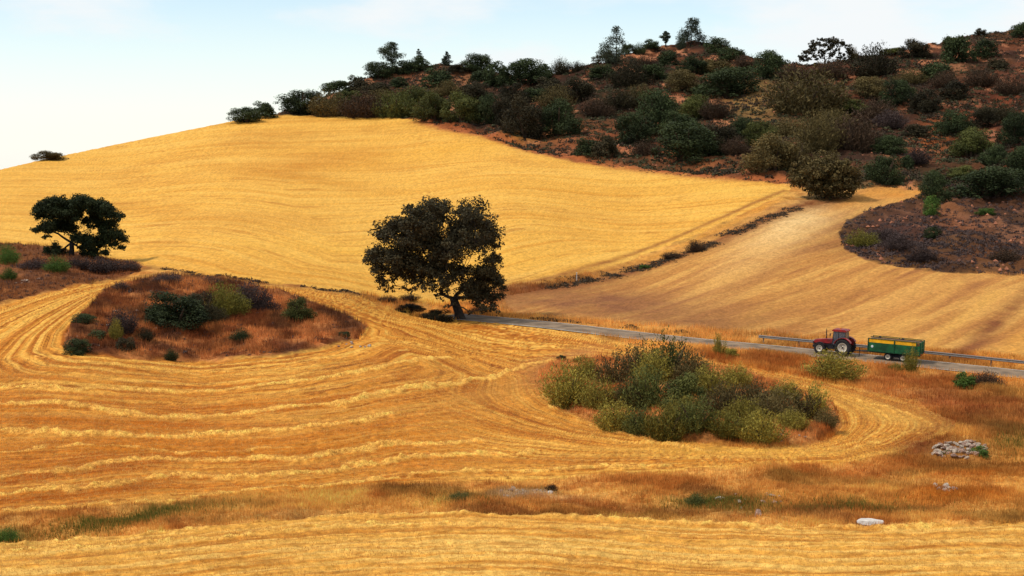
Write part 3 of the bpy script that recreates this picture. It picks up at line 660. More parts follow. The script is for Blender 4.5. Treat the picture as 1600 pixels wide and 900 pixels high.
oak('oak_tree', (112,404), (113,380),
    [(70,328,12),(80,324,12),(90,320,13),(104,318,12),(118,317,12),(130,318,12),(142,320,12),(158,324,13),(172,330,12),(184,338,9),(124,333,13),(106,334,12),(88,336,11),(66,338,8),(70,355,10),(62,360,7),(82,358,10),(94,355,11),(110,355,10),(150,342,12),(143,355,7),
     (134,374,11),(146,378,12),(158,380,11),(172,366,12),(184,368,11),(194,374,8),(178,382,8),(190,388,6),(166,394,8),(150,396,9),(136,396,8),(84,392,10),(74,393,7),(96,394,8),(100,346,11),(128,346,9),(90,348,10),(120,368,7),(162,352,11),(176,350,9),(126,390,6),(70,371,4)],
    'dark', 'broad flat topped oak with see-through crown, standing alone at the left edge of the slope', 'oak tree', .34, .13, 80000, 12, depth=.45)
oak('oak_tree', (1289,99), (1289,93),
    [(1256,88,6),(1262,80,6),(1268,72,7),(1276,66,7),(1286,62,7),(1296,62,7),(1306,64,7),(1316,68,7),(1324,74,6),(1328,80,5),(1280,78,5),(1294,74,5),(1304,78,5),(1270,78,5),(1288,70,5),(1300,70,5),(1262,90,5),(1284,86,5),(1298,85,5),(1311,89,5),(1276,91,4),(1320,84,4),(1256,80,4),(1290,80,5),(1252,92,4),(1312,82,4),(1270,86,4),(1318,90,3)],
    'oak', 'open umbrella shaped tree on the skyline with sky showing between its boughs', 'tree', .3, .24, 9000, 13, depth=.5)
oak('oak_tree', (1286,310), (1280,288),
    [(1256,275,18),(1246,284,12),(1275,262,20),(1300,258,20),(1318,268,18),(1332,284,14),(1290,278,24),(1310,285,22),(1265,290,14),(1326,296,10),(1296,298,16),(1276,300,12),(1244,268,10)],
    'olive', 'wide brown green oak at the corner where the hill field meets the track', 'oak tree', .35, .24, 22000, 14, depth=.8)

def pine(name, u, v, w, h, shape, label, seed):
    rng = random.Random(seed); nrg = np.random.default_rng(seed); p = P(u, v); s = p.y/F; r = empty(name, p); W_, H_ = w*s*1.3, h*s
    m = MB(); tip = Vector((W_*(.1 if shape == 'open' else 0), 0, H_*.97)); m.tube([(0, 0, -1), (W_*.02, 0, H_*.3), tip], [.24, .2, .05], 8); C, Rr = [], []
    lv = 11 if h > 30 else 7
    for i in range(lv):
        t = i/(lv-1); z = H_*(({'cone': .14, 'open': .2, 'bare': .3, 'ball': .3}[shape]) + (1-({'cone': .14, 'open': .2, 'bare': .3, 'ball': .3}[shape]))*t*.95)
        prof_ = {'cone': (1-t)**.5*.55, 'open': .5*(1-.65*t)*(1 if i % 2 else .7), 'bare': .42*(.45+.7*math.sin(math.pi*t))*(1.25 if i % 3 == 0 else .7), 'ball': .36*math.sin(math.pi*(.1+.8*t))*(1.3 if i % 2 else .6)}[shape]
        for j in range(6):
            a = rng.uniform(0, 6.28); rr = W_*prof_*rng.uniform(.45, .95); q = Vector((tip.x*z/H_+math.cos(a)*rr, math.sin(a)*rr, z + rr*.15 + rng.uniform(-.03, .03)*H_))
            m.tube([(tip.x*z/H_, 0, z-.2), q], [.06, .02], 4); C.append(q); Rr.append(max(W_*.13, W_*prof_*.5))
    m.build('trunk', M_bark, r, smooth=True)
    V, Fq, T = leaf_cloud(C, Rr, 5200 if h > 30 else 2000, .24, nrg, up=.3, flat=.6, asp=.45, shell=.3)
    mobj('crown', np_mesh('crown', V, Fq, LM['pine'], tone=T), r); tag(r, label, 'pine tree')
pine('pine_tree', 962, 104, 36, 62, 'cone', 'tall dense dark pine on the skyline, the bulkiest of the ridge pines', 1)
pine('pine_tree', 1079, 72, 36, 42, 'open', 'open grey green pine at the highest point of the middle ridge', 2)
pine('pine_tree', 612, 112, 26, 44, 'bare', 'tall pine with bare lower trunk on the left shoulder of the ridge', 3)
pine('small_pine', 1040, 73, 14, 23, 'ball', 'tiny round headed pine standing by itself just left of the ridge top', 4)
pine('small_pine', 654, 98, 11, 26, 'cone', 'small narrow conifer rising behind a round bush on the left ridge', 5)
pine('small_pine', 698, 101, 13, 23, 'cone', 'small pointed conifer on bare brown ridge between two dark bushes', 6)

BUSH = [  # u, v foot, w, h, shape, leaves, label
 (700,150,44,24,'wispy','olive','dull scrub bush above the bright green pair on the left ridge'),
 (650,158,50,24,'wispy','green','grey green bush behind the crest hedge under bare orange soil'),
 (596,160,46,22,'wispy','olive','olive bush behind the middle of the crest hedge'),
 (546,162,40,20,'round','green','greenish bush behind the left part of the crest hedge'),
 (740,160,50,34,'round','oak','brown dark bush behind the second bright green one'),
 (800,160,46,34,'round','oak','bush on the slope directly below the upright dark ridge bush'),
 (868,172,48,34,'wispy','olive','olive bush above the rounded one at the end of the path row'),
 (930,180,44,30,'wispy','brown','brown scrub bush on the red slope, left of the flat topped one'),
 (1000,164,44,28,'wispy','olive','olive scrub above the tall dark bush left of the pale green one'),
 (1062,214,56,46,'round','dark','dark bush squeezed between the pale green one and the widest one'),
 (1010,246,44,26,'wispy','brown','brown scrub at the foot of the slope left of the widest dark bush'),
 (1118,186,44,28,'wispy','brown','purple brown scrub left under the pale meadow'),
 (1164,112,40,24,'wispy','brown','brown scrub on the slope right of the ridge top'),
 (1240,128,56,26,'wispy','brown','brown scrub between the dense oak bush and the umbrella shaped tree'),
 (1300,124,60,28,'wispy','brown','brown scrub on the slope under the umbrella shaped tree'),
 (1424,128,50,24,'wispy','olive','olive scrub under the rounded bush of the right skyline'),
 (1372,186,56,34,'wispy','brown','brown scrub between the low green bush and the orange gully'),
 (1300,206,60,32,'wispy','olive','olive scrub above the brown twiggy bush'),
 (1392,200,46,26,'wispy','purple','grey scrub left of the head of the orange gully'),
 (1476,136,40,24,'wispy','brown','brown scrub under the tall ragged skyline bush'),
 (1580,150,50,30,'wispy','brown','brown scrub at the right frame edge high on the slope'),
 (1560,190,46,26,'wispy','oak','dull scrub near the right frame edge above loose stones'),
 (1552,258,44,34,'round','dark','dark bush between the green one and the tall one at the frame edge'),
 (1432,262,40,24,'wispy','purple','grey scrub at the foot of the orange gully'),
 (1236,262,60,44,'wispy','olive','olive bush between the two bushes above the corner oak'),
 (1150,244,44,26,'wispy','brown','brown scrub on the slope left above the corner oak'),
 (946,100,34,22,'round','oak','dull bush on the skyline left of the bulky pine'),
 (1008,108,40,24,'wispy','brown','brown scrub under the flat little skyline bush'),
 (1120,112,44,26,'round','olive','olive bush on the slope under the round skyline bush'),
 (79,250,44,15,'round','olive','low rounded bush on the far left skyline of the golden hill'),
 (386,191,44,26,'round','dark','leftmost bush where the scrub ridge starts at the field crest'),
 (411,184,34,28,'round','dark','pointed topped bush, second from the left end of the scrub ridge'),
 (470,176,62,38,'round','dark','large rounded dark bush standing at the left foot of the ridge'),
 (513,181,52,36,'wispy','olive','blurry olive bush in the crest hedge, beside the large rounded dark bush'),
 (566,183,60,38,'wispy','brown','brownish bush in the middle of the hedge along the field crest'),
 (620,181,62,40,'wispy','green','grey green bush in the crest hedge left of the brighter pair'),
 (679,188,54,44,'round','green','bright green round bush at the bend of the crest hedge'),
 (727,192,58,50,'round','green','second bright green round bush where the reddish path begins'),
 (527,143,42,24,'round','dark','bushy dark crown on the skyline slope above the crest hedge'),
 (557,140,30,28,'round','oak','small leggy oak bush on the left skyline beside a gap of sky'),
 (592,122,46,30,'round','dark','dark bush sprawling at the foot of the bare trunk pine'),
 (628,116,30,24,'round','dark','dark bush right beside the bare trunk pine'),
 (586,146,44,22,'round','oak','low dark bush below the left skyline among red soil'),
 (622,138,26,18,'round','dark','small dark bush on red soil under the bare trunk pine'),
 (651,112,42,26,'round','dark','round dark bush in front of the small narrow conifer'),
 (683,134,44,32,'round','dark','dark bush between two bare orange patches of the left ridge'),
 (716,114,30,16,'round','oak','low bush on the ridge right of the pointed conifer'),
 (745,110,48,30,'round','dark','broad domed bush on the skyline above the bare orange patch'),
 (752,130,34,24,'round','dark','dark bush just under the broad domed skyline bush'),
 (778,136,40,44,'round','dark','upright dark bush on the ridge left of the dome shaped thicket'),
 (818,134,62,46,'round','dark','big dome shaped dark bush of the middle left skyline'),
 (849,122,30,26,'round','dark','dark bush leaning against the right side of the dome shaped one'),
 (877,114,30,26,'wispy','oak','thin crowned bush standing against the white cloud'),
 (903,112,24,16,'wispy','oak','tiny ragged bush in the dip of the skyline'),
 (858,146,44,32,'round','oak','dull bush below the dip of the skyline'),
 (834,156,38,26,'round','dark','bush below the dome shaped one, above the tall pair at the path'),
 (904,156,54,38,'round','oak','brown green bush in the middle of the left slope'),
 (764,192,40,54,'round','dark','upright dark bush in the row right of the bright green pair'),
 (789,197,38,52,'round','oak','olive dark upright bush left of the tallest one by the path'),
 (823,214,58,72,'round','oak','tallest dark bush of the row along the reddish path'),
 (871,210,62,60,'round','dark','rounded dark bush at the right end of the row by the path'),
 (982,86,20,20,'round','dark','small bush touching the right side of the bulky pine'),
 (999,84,22,18,'wispy','dark','ragged little bush on the skyline between the bulky pine and ridge top'),
 (1018,78,24,16,'round','dark','flat little bush on the skyline left of the tiny round headed pine'),
 (944,122,40,24,'round','dark','low bush at the foot of the bulky pine'),
 (984,136,62,42,'wispy','oak','wide dull bush below the bulky pine'),
 (1021,130,38,34,'round','dark','dark bush under the bare patch of the middle ridge'),
 (1043,100,30,28,'round','dark','round bush below the tiny round headed pine'),
 (1064,76,16,24,'wispy','pine','slim shrub at the left foot of the open pine'),
 (1121,84,36,28,'round','dark','round bush on the skyline right of the open pine'),
 (1141,96,38,22,'round','dark','low bush on the slope falling right from the ridge top'),
 (1155,88,14,9,'round','oak','tiny bush alone on the skyline right of the ridge top'),
 (1084,118,46,30,'round','dark','dark bush in mid slope under the open pine'),
 (1068,144,46,38,'round','olive','olive brown bush above the pale green one'),
 (1136,146,88,52,'round','dark','broad spreading dark tree left of the small pale meadow'),
 (966,170,58,28,'wispy','oak','flat topped bush in the middle of the red slope'),
 (1088,182,50,42,'round','green','pale green rounded bush in the middle of the slope'),
 (1030,208,62,68,'round','dark','tall dark bush left of the pale green one'),
 (990,228,58,54,'round','dark','dark bush over the two small round ones by the path'),
 (945,248,36,40,'round','oak','brown dark bush, right one of the two by the path edge'),
 (916,244,36,32,'round','dark','compact round bush, left one of the two by the path edge'),
 (1075,250,92,64,'round','dark','widest dark bush low on the slope above the golden field'),
 (1116,238,60,50,'round','oak','dark bush joined to the right side of the widest one'),
 (1160,216,38,36,'round','dark','small round bush below the pale meadow'),
 (1204,124,50,54,'round','dark','dense dark oak bush on the skyline left of the umbrella shaped tree'),
 (1332,94,18,20,'wispy','olive','little pale bush right beside the umbrella shaped tree'),
 (1366,120,76,50,'wispy','oak','wide greyish bush below the skyline right of the umbrella shaped tree'),
 (1395,84,36,14,'round','green','low greenish bush lying along the right skyline'),
 (1433,92,46,34,'round','oak','rounded bush breaking the right skyline'),
 (1496,100,42,56,'round','dark','tall dark bush with ragged top on the right skyline'),
 (1462,124,44,30,'round','dark','dark bush on the right slope under the rounded skyline bush'),
 (1540,90,40,32,'round','dark','dark bush near the upper right skyline'),
 (1558,108,32,24,'round','oak','bush just below the one near the upper right skyline'),
 (1597,58,30,30,'round','dark','bush cut by the right frame edge on the skyline'),
 (1532,54,18,12,'round','oak','tiny bush on the upper right skyline'),
 (1262,182,116,70,'wispy','olive','huge feathery grey olive bush right of the pale meadow'),
 (1325,176,58,26,'round','green','low green bush at the right foot of the huge feathery one'),
 (1358,152,52,36,'round','olive','olive bush on the slope below the wide greyish bush'),
 (1403,168,48,42,'round','dark','dark bush left of a brown green one on the right slope'),
 (1444,176,46,40,'round','oak','brown green bush above the orange gully'),
 (1494,154,44,30,'round','oak','dark bush on the right slope above the eroded orange soil'),
 (1532,134,54,30,'wispy','brown','wide brown bush high on the right slope'),
 (1190,232,44,44,'round','green','green bush at the left end of the thicket above the corner oak'),
 (1234,212,60,30,'wispy','olive','low olive bush between the huge feathery one and the thicket'),
 (1208,270,78,62,'round','olive','dark olive bush left above the corner oak'),
 (1276,242,62,58,'wispy','olive','yellowish olive bush right above the corner oak'),
 (1334,238,66,60,'wispy','brown','brown twiggy bush above and right of the corner oak'),
 (1390,242,44,32,'round','dark','compact dark green bush left of the orange gully'),
 (1380,288,50,50,'round','dark','round very dark bush right of the corner oak'),
 (1416,266,22,20,'round','dark','small bush touching the round very dark one'),
 (1432,216,34,20,'round','oak','low bush at the head of the orange gully'),
 (1490,212,54,42,'round','dark','black green bush right of the orange gully'),
 (1517,246,58,48,'round','green','dark green bush right below the black green one'),
 (1536,200,38,34,'round','oak','dull bush behind the black green one'),
 (1584,228,44,54,'round','dark','dark bush at the right frame edge beside loose stones'),
 (1546,308,94,50,'round','dark','widest black green bush low on the right, above the bay of scrub'),
 (1590,292,44,64,'round','dark','tall dark bush at the right frame edge over the widest one'),
 (1500,276,42,20,'round','green','low green bush left of the widest black green one'),
 (1461,318,38,52,'round','dark','dark bush at the end of the golden track'),
 (1455,338,24,32,'round','fresh','bright green bush standing at the tip of the golden track'),
 (1347,384,42,28,'wispy','yellow','yellow green bush at the left rim of the bay of grey scrub'),
 (1457,370,26,18,'round','dark','small dark bush amid the grey scrub bay'),
 (1404,392,50,22,'wispy','purple','grey heather bush in the middle of the scrub bay'),
 (1380,372,50,22,'wispy','purple','grey heather bush behind the yellow green one'),
 (1440,404,46,20,'wispy','purple','grey heather bush near the lower rim of the scrub bay'),
 (1572,412,50,22,'wispy','brown','brown bush at the lower right of the scrub bay'),
 (1540,336,26,14,'round','fresh','little green bush amid stones under the widest dark bush'),
 # bank between the hill field and the side field
 (1086,394,26,18,'wispy','brown','dark tuft of scrub on the bank between the two golden fields'),
 (1008,420,16,7,'round','fresh','small green plant at the foot of the bank between the fields'),
 (1050,404,30,11,'wispy','brown','brown scrub on the bank left of the dark tuft'),
 # left corner
 (12,416,32,30,'wispy','fresh','green bush at the left frame edge below the slope'),
 (14,442,24,18,'wispy','fresh','smaller green bush at the left frame edge, lower one'),
 (89,432,36,24,'wispy','fresh','bright green bush in the scrub in front of the see-through oak'),
 (160,428,66,22,'wispy','purple','long grey brown bush right of the see-through oak trunk'),
 (204,427,30,16,'wispy','purple','grey brown bush at the right end of the left scrub strip'),
 (56,424,50,18,'wispy','purple','grey brown bush between the two green ones on the left'),
 (122,424,36,20,'wispy','purple','grey brown bush right behind the bright green one'),
 # left mound
 (276,516,92,62,'round','dark','large black green bush on the left mound'),
 (310,508,52,52,'round','oak','dark bush filling the middle of the left mound'),
 (332,512,36,30,'wispy','oak','dark scrub bush in front of the yellow green broom, right of the black green one'),
 (250,512,40,34,'round','dark','dark bush at the left flank of the black green one'),
 (372,494,36,40,'round','oak','dark bush wedged behind the broom and the grey purple bush'),
 (352,500,56,54,'wispy','yellow','yellow green broom on the left mound'),
 (390,486,52,44,'wispy','purple','grey purple bush behind the yellow green broom'),
 (416,490,38,30,'wispy','purple','grey purple bush at the right end of the clump on the left mound'),
 (466,507,46,42,'round','green','round green bush alone at the right of the left mound'),
 (192,528,42,40,'wispy','purple','grey bush on the left mound, left of the black green one'),
 (182,536,20,34,'wispy','broom','slim green shrub leaning on the grey bush of the left mound'),
 (133,514,38,20,'round','dark','low dark bush on the upper left rim of the left mound'),
 (118,552,38,28,'round','dark','dark bush at the lower left tip of the left mound'),
 (150,532,30,16,'round','dark','small dark bush between stones at the left of the left mound'),
 (196,551,28,20,'round','oak','small dark bush low on the left mound under the grey one'),
 (227,535,26,20,'wispy','oak','small ragged bush below left of the black green one'),
 (268,563,20,18,'wispy','dark','dark tuft on the lower rim of the left mound'),
 (377,540,30,20,'wispy','dark','small dark bush in front of the yellow green broom'),
 (536,527,20,11,'round','dark','tiny dark bush on the pale right tail of the left mound'),
 (262,446,42,16,'wispy','purple','purple brown scrub on the back rim of the left mound'),
 (326,446,34,12,'wispy','purple','purple brown scrub right of the other on the back rim of the left mound'),
 (188,462,24,14,'wispy','purple','small grey scrub on the back left rim of the left mound'),
 # under the lone oak
 (606,474,26,10,'wispy','brown','leftmost low brown scrub beneath the large oak'),
 (640,486,44,14,'round','oak','dark low scrub beneath the large oak, left of its trunk'),
 (682,498,46,20,'round','oak','dark low bush against the trunk of the large oak'),
 (640,470,30,10,'wispy','brown','brown scrub behind the dark scrub beneath the large oak'),
 (750,492,26,10,'wispy','brown','brown scrub beside the road end right of the large oak'),
 # verge along the road
 (1124,558,20,36,'tall','broom','tall green shrub on the road verge left of the tractor'),
 (1143,560,20,22,'round','broom','short round shrub beside the tall one on the road verge'),
 (1302,592,70,50,'wispy','broom','round green bush in front of the tractor'),
 (1424,580,24,46,'tall','yellow','slim yellowish shrub in front of the trailer rear'),
 (1400,578,22,14,'wispy','broom','low weed under the trailer on the near roadside'),
 (1508,608,34,32,'round','fresh','green bush on the verge near the right edge, beside a dark one'),
 (1540,606,48,32,'wispy','brown','dark brown bush on the verge beside the green one'),
 # right mound thicket
 (888,634,66,64,'wispy','broom','green shrub at the left end of the right mound thicket'),
 (936,640,56,50,'wispy','broom','shrub next to the left end of the right mound thicket'),
 (962,604,54,56,'tall','olive','grey upright twigs in the upper left of the right mound thicket'),
 (1000,592,52,56,'tall','olive','pale brown upright twigs behind the thicket on the right mound'),
 (1042,594,66,68,'tall','green','tallest green shrub at the back of the right mound thicket'),
 (1010,640,66,60,'wispy','green','dull green shrub in the centre left of the right mound thicket'),
 (962,672,58,44,'wispy','broom','front left shrub of the right mound thicket'),
 (1064,644,62,60,'round','green','deep green shrub in the middle of the right mound thicket'),
 (1108,618,64,56,'wispy','broom','shrub behind the middle of the right mound thicket'),
 (1132,654,60,56,'wispy','olive','brownish shrub right of the middle of the right mound thicket'),
 (1040,686,62,56,'wispy','yellow','yellow green shrub at the front of the right mound thicket'),
 (1088,684,58,52,'wispy','green','dark green shrub in the front beside the yellow green one'),
 (1134,688,54,50,'wispy','yellow','yellow green shrub at the front right of the thicket'),
 (1190,694,64,52,'wispy','broom','front right corner shrub of the right mound thicket'),
 (1176,640,58,52,'wispy','olive','brown olive shrub in the back right of the thicket'),
 (1208,664,60,60,'wispy','olive','brown twiggy shrub in the right half of the thicket'),
 (1242,660,56,56,'tall','olive','pale twiggy upright shrub in the right half of the thicket'),
 (1268,658,50,66,'tall','broom','tall yellow green shrub near the right end of the thicket'),
 (1290,676,34,34,'wispy','olive','small shrub at the right tip of the thicket'),
 (1000,678,48,40,'wispy','green','low shrub in the front between two broom shrubs of the thicket'),
 (916,600,40,34,'wispy','broom','small shrub at the back left of the thicket'),
 (878,571,16,8,'round','dark','tiny dark tuft on the pale left rim of the right mound'),
 (902,571,12,8,'round','broom','tiny green tuft right of the dark one on the rim of the right mound'),
 # more of the thicket and the ridge
 (1020,604,54,50,'wispy','broom','olive shrub between the tall upright twigs and the tallest green shrub of the thicket'),
 (1080,600,52,44,'wispy','olive','brownish shrub at the back right of the tallest green one in the thicket'),
 (1152,612,44,40,'wispy','broom','shrub at the back edge of the thicket above its middle'),
 (1228,634,46,38,'wispy','broom','green shrub at the back edge of the thicket near its right end'),
 (986,640,50,44,'wispy','olive','brown shrub filling the left centre of the thicket'),
 (1160,668,52,50,'wispy','broom','olive shrub in the front half of the thicket, right of centre'),
 (1066,672,50,44,'wispy','broom','shrub between the two front yellow green ones of the thicket'),
 (1238,680,44,34,'wispy','broom','low shrub at the front right of the thicket beside pale soil'),
 # ditch
 (10,846,34,24,'wispy','fresh','green clump at the left frame edge in the ditch'),
 (1088,788,34,17,'wispy','green','dark green plant in the ditch beside pale stones'),
 (1531,714,28,20,'round','fresh','dark green plant growing at the right end of the stone heap'),
 (1484,712,26,9,'wispy','green','low green weeds in the middle of the stone heap'),
 (862,768,18,10,'wispy','brown','brown weed beside the pale gravel in the ditch'),
 (720,784,40,12,'wispy','green','low dull green weeds in the ditch left of the gravel'),
]
for (u, v, w, h, shp, sp, lab) in BUSH:
    nm = 'bush' if sp in ('dark', 'oak', 'green', 'fresh') else ('heather' if sp == 'purple' else 'shrub')
    bush(nm, u, v, w, h, shp, sp, lab, {'heather': 'heather', 'shrub': 'shrub', 'bush': 'bush'}[nm])

# ------------------------------------------------------------------ uncountable growth: grass, straw, low scrub
Fs, NTs = Xg.shape
vis = ((UU > -300) & (UU < 1940) & (VV < 960))*np.where((UU > -40) & (UU < 1640), 1., 1.6)*1.0
def pick(wgt, n, rng):
    w = (wgt*vis).ravel(); c = np.cumsum(w); k = np.searchsorted(c, rng.random(n)*c[-1]); k = np.minimum(k, len(w)-1)
    r, q = np.divmod(k, NTs); r = np.minimum(r, Fs-2); q = np.minimum(q, NTs-2); a = rng.random(n); b_ = rng.random(n)
    f = lambda M: (M[r, q]*(1-b_)+M[r, q+1]*b_)*(1-a) + (M[r+1, q]*(1-b_)+M[r+1, q+1]*b_)*a
    return np.stack([f(Xg), f(Yg), f(Zg)], 1), UU[r, q], VV[r, q], Cg[r, q]
def blades(name, wgt, n, hgt, wid, m, label, cat, lean=.35, seed=1, tonef=None, lie=0.0):
    n = int(n*1.15); rng = np.random.default_rng(seed); p, u, v, gc = pick(wgt, n, rng); sc = (p[:, 1]/110)**.6
    h = hgt*rng.uniform(.5, 1.3, n)*sc; w = wid*rng.uniform(.6, 1.3, n)*sc
    a = rng.uniform(0, 6.283, n); d = np.stack([np.cos(a), np.sin(a), np.zeros(n)], 1); ln = np.abs(rng.normal(0, lean, n))
    axis = d*ln[:, None] + np.array([0, 0, 1.0])*(1-lie*rng.random(n))[:, None]; axis /= np.linalg.norm(axis, axis=1)[:, None]
    b_ = rng.uniform(0, 6.283, n); sd_ = np.stack([np.cos(b_), np.sin(b_), np.zeros(n)], 1)
    tip = p + axis*h[:, None]; base = p - np.array([0, 0, .04])
    V = np.stack([base-sd_*w[:, None]*.5, base+sd_*w[:, None]*.5, tip], 1).reshape(-1, 3)
    t = np.clip(.5*fbm(p[:, 0]*.4, p[:, 1]*.4, 3, seed+5) + .55*rng.random(n), 0, 1)
    cc = np.clip(np.repeat(gc*(.95+1.3*t[:, None]**1.5), 3, 0), 0, .9)
    o = mobj(name, np_mesh(name, V, np.arange(3*n).reshape(-1, 3), m, tone=np.repeat(t, 3), col=cc))
    return tag(o, label, cat, kind='stuff')
def tufts(name, wgt, n, size, per, m, label, cat, seed=1, hz=.7, leaf=.3, asp=.5):
    rng = np.random.default_rng(seed); p, u, v, _ = pick(wgt, n, rng); sc = rng.uniform(.45, 1.3, n)*size
    k = np.repeat(np.arange(n), per); N = len(k); d = rng.normal(size=(N, 3)); d /= np.linalg.norm(d, axis=1)[:, None]; d[:, 2] = np.abs(d[:, 2])
    q = p[k] + d*np.array([1, 1, hz])*sc[k][:, None]*rng.uniform(.4, 1, N)[:, None]
    nm = d + rng.normal(size=(N, 3))*.6; nm /= np.linalg.norm(nm, axis=1)[:, None]; t1 = np.cross(nm, rng.normal(size=(N, 3))); t1 /= np.linalg.norm(t1, axis=1)[:, None]; t2 = np.cross(nm, t1)
    s = (leaf*sc[k]*rng.uniform(.6, 1.3, N))[:, None]
    V = np.stack([q-t1*s, q-t2*s*asp, q+t1*s, q+t2*s*asp], 1).reshape(-1, 3); ct = rng.random(n)
    t = np.repeat(np.clip(.6*ct[k]+.4*rng.random(N), 0, 1), 4)
    o = mobj(name, np_mesh(name, V, np.arange(4*N).reshape(-1, 4), m, tone=t)); return tag(o, label, cat, kind='stuff')
M_dry = leafmat('dry_grass', S(176,98,40,.9), S(250,184,92,.95), trans=.35)
M_dryr = leafmat('red_brown_dry_grass', S(124,64,36,.9), S(222,140,76,.95), trans=.35)
M_straw = leafmat('cut_straw', S(170,98,42,.8), S(255,208,116,1), trans=.35)  # dark tone paints shadow gaps between straws as well as brown stubble bits
M_own = leafmat('standing_dry_grass', (.1,.1,.1), (.1,.1,.1), trans=.3)
_t = M_own.node_tree; _a = [n_ for n_ in _t.nodes if n_.type == 'ATTRIBUTE'][0]; _a.attribute_name = 'ground'; _hs = [n_ for n_ in _t.nodes if n_.type == 'HUE_SAT'][0]; _t.links.new(_a.outputs['Color'], _hs.inputs['Color'])
M_dry = M_dryr = M_own
M_gg = leafmat('ditch_grass', S(70,74,28), S(150,146,60), trans=.3)
off_road = (A['droad'] > 2.8).astype(float)
vg = A['verge']*off_road
right = ((VV > 540) & (VV < 690) & (UU > 1050)).astype(float)
patch = sst(.35, .65, fbm(Xg*.22, Yg*.2, 4, 71))
blades('dry_grass', vg*(VV > 640)*(1-right)*(.3+patch)*(A['fg'] < 1), 150000, .34, .045, M_dry, 'tall dry orange grass filling the ditch between the two stubble fields', 'dry grass', seed=2)
blades('dry_grass', vg*right*(.25+patch), 80000, .42, .05, M_dryr, 'tall red brown dry grass on the slope below the road', 'dry grass', seed=3)
blades('dry_grass', vg*(VV > 430)*(VV < 560)*(UU > 560)*(.3+patch), 26000, .45, .05, M_dry, 'pale dry grass along the far side of the road', 'dry grass', seed=4)
gz = np.exp(-((UU-205)/100)**2-((VV-(812-(UU-205)*.16))/9)**2) + .8*np.exp(-((UU-1120)/70)**2-((VV-786)/9)**2) + .7*np.exp(-((UU-1330)/90)**2-((VV-792)/9)**2) + .5*np.exp(-((UU-720)/50)**2-((VV-782)/6)**2) + .6*np.exp(-((UU-1585)/30)**2-((VV-690)/18)**2)
blades('green_weeds', gz*(A['fg'] < 0)*(A['main'] < 0), 10000, .36, .05, M_gg, 'low green weeds in the damp parts of the ditch', 'weeds', seed=5)
isl_ = (A['lisl'] > 2).astype(float); isr_ = (A['risl'] > 3).astype(float)
blades('dry_grass', isl_*(.2+patch), 42000, .5, .05, M_dryr, 'brown dry grass covering the left mound', 'dry grass', seed=6)
blades('dry_grass', isr_*(.3+patch), 24000, .4, .045, M_dry, 'straw coloured dry grass around the thicket on the right mound', 'dry grass', seed=7)
blades('dry_grass', (A['lcor'] > 1)*(.2+patch), 20000, .4, .05, M_dryr, 'brown dry grass in the scrub corner at the left', 'dry grass', seed=8)
nearf = A['fmask']*(VV > 560)
stw = nearf*(.5+ 1.2*sst(.03, .25, A['wv']))*(1-isl_)*(1-isr_)
blades('straw', stw, 320000, .2, .04, M_straw, 'cut straw and stubble lying in rows on the near fields', 'straw', lean=2.2, seed=9, lie=.8)
M_low = leafmat('low_heath', (.022,.016,.010), (.095,.062,.034), trans=.1)
M_lowg = leafmat('low_green_heath', (.018,.020,.009), (.070,.066,.028), trans=.1)
hs = (A['scrub'] > 1)*np.clip(Yg/300, 0, 2)
pt2 = sst(.46, .6, fbm(Xg*.09, Yg*.06, 4, 72)); pt3 = sst(.45, .6, fbm(Xg*.08+9, Yg*.05, 4, 73))
tufts('low_scrub', hs*(.1+pt2), 11000, .95, 16, M_low, 'low brown heath covering the ridge between the bushes', 'scrub', seed=11)
tufts('low_scrub', hs*(.08+pt3), 8000, .95, 16, M_lowg, 'low dull green heath scattered over the ridge', 'scrub', seed=12)
tufts('low_scrub', (A['bay'] > 1)*(.5+pt3), 6500, .55, 16, LM['purple'], 'grey purple heather covering the scrub bay beside the pale field', 'scrub', seed=13)
tufts('low_scrub', (A['lcor'] > 1)*(.2+patch), 1200, .3, 14, LM['purple'], 'low grey heather in the scrub corner at the left', 'scrub', seed=14)
tufts('low_scrub', isl_*(.1+patch)*((VV < 470)+.4), 1100, .32, 14, LM['purple'], 'low purple brown scrub on the left mound', 'scrub', seed=15)
bank = np.zeros(Xg.shape)
for pts, s, k in [([(860,448),(930,434),(1010,416),(1085,392),(1150,362),(1240,325)], 1.5, 1), ([(0,381),(80,388),(160,402),(230,418),(330,434),(470,449),(560,461),(640,474)], .4, .6), ([(690,200),(770,214),(830,236),(930,255),(1040,269),(1150,279),(1240,288)], 1.2, .25), ([(780,492),(860,502),(960,511),(1060,519)], .7, .8)]:
    bank = np.maximum(bank, k*np.exp(-(pl_dist(Xg, Yg, G(pts))/s)**2))
tufts('bank_scrub', bank*sst(.42, .6, fbm(Xg*.25, Yg*.25, 3, 99)), 2400, .38, 12, M_low, 'thin line of brown scrub along the field boundaries', 'scrub', seed=16)

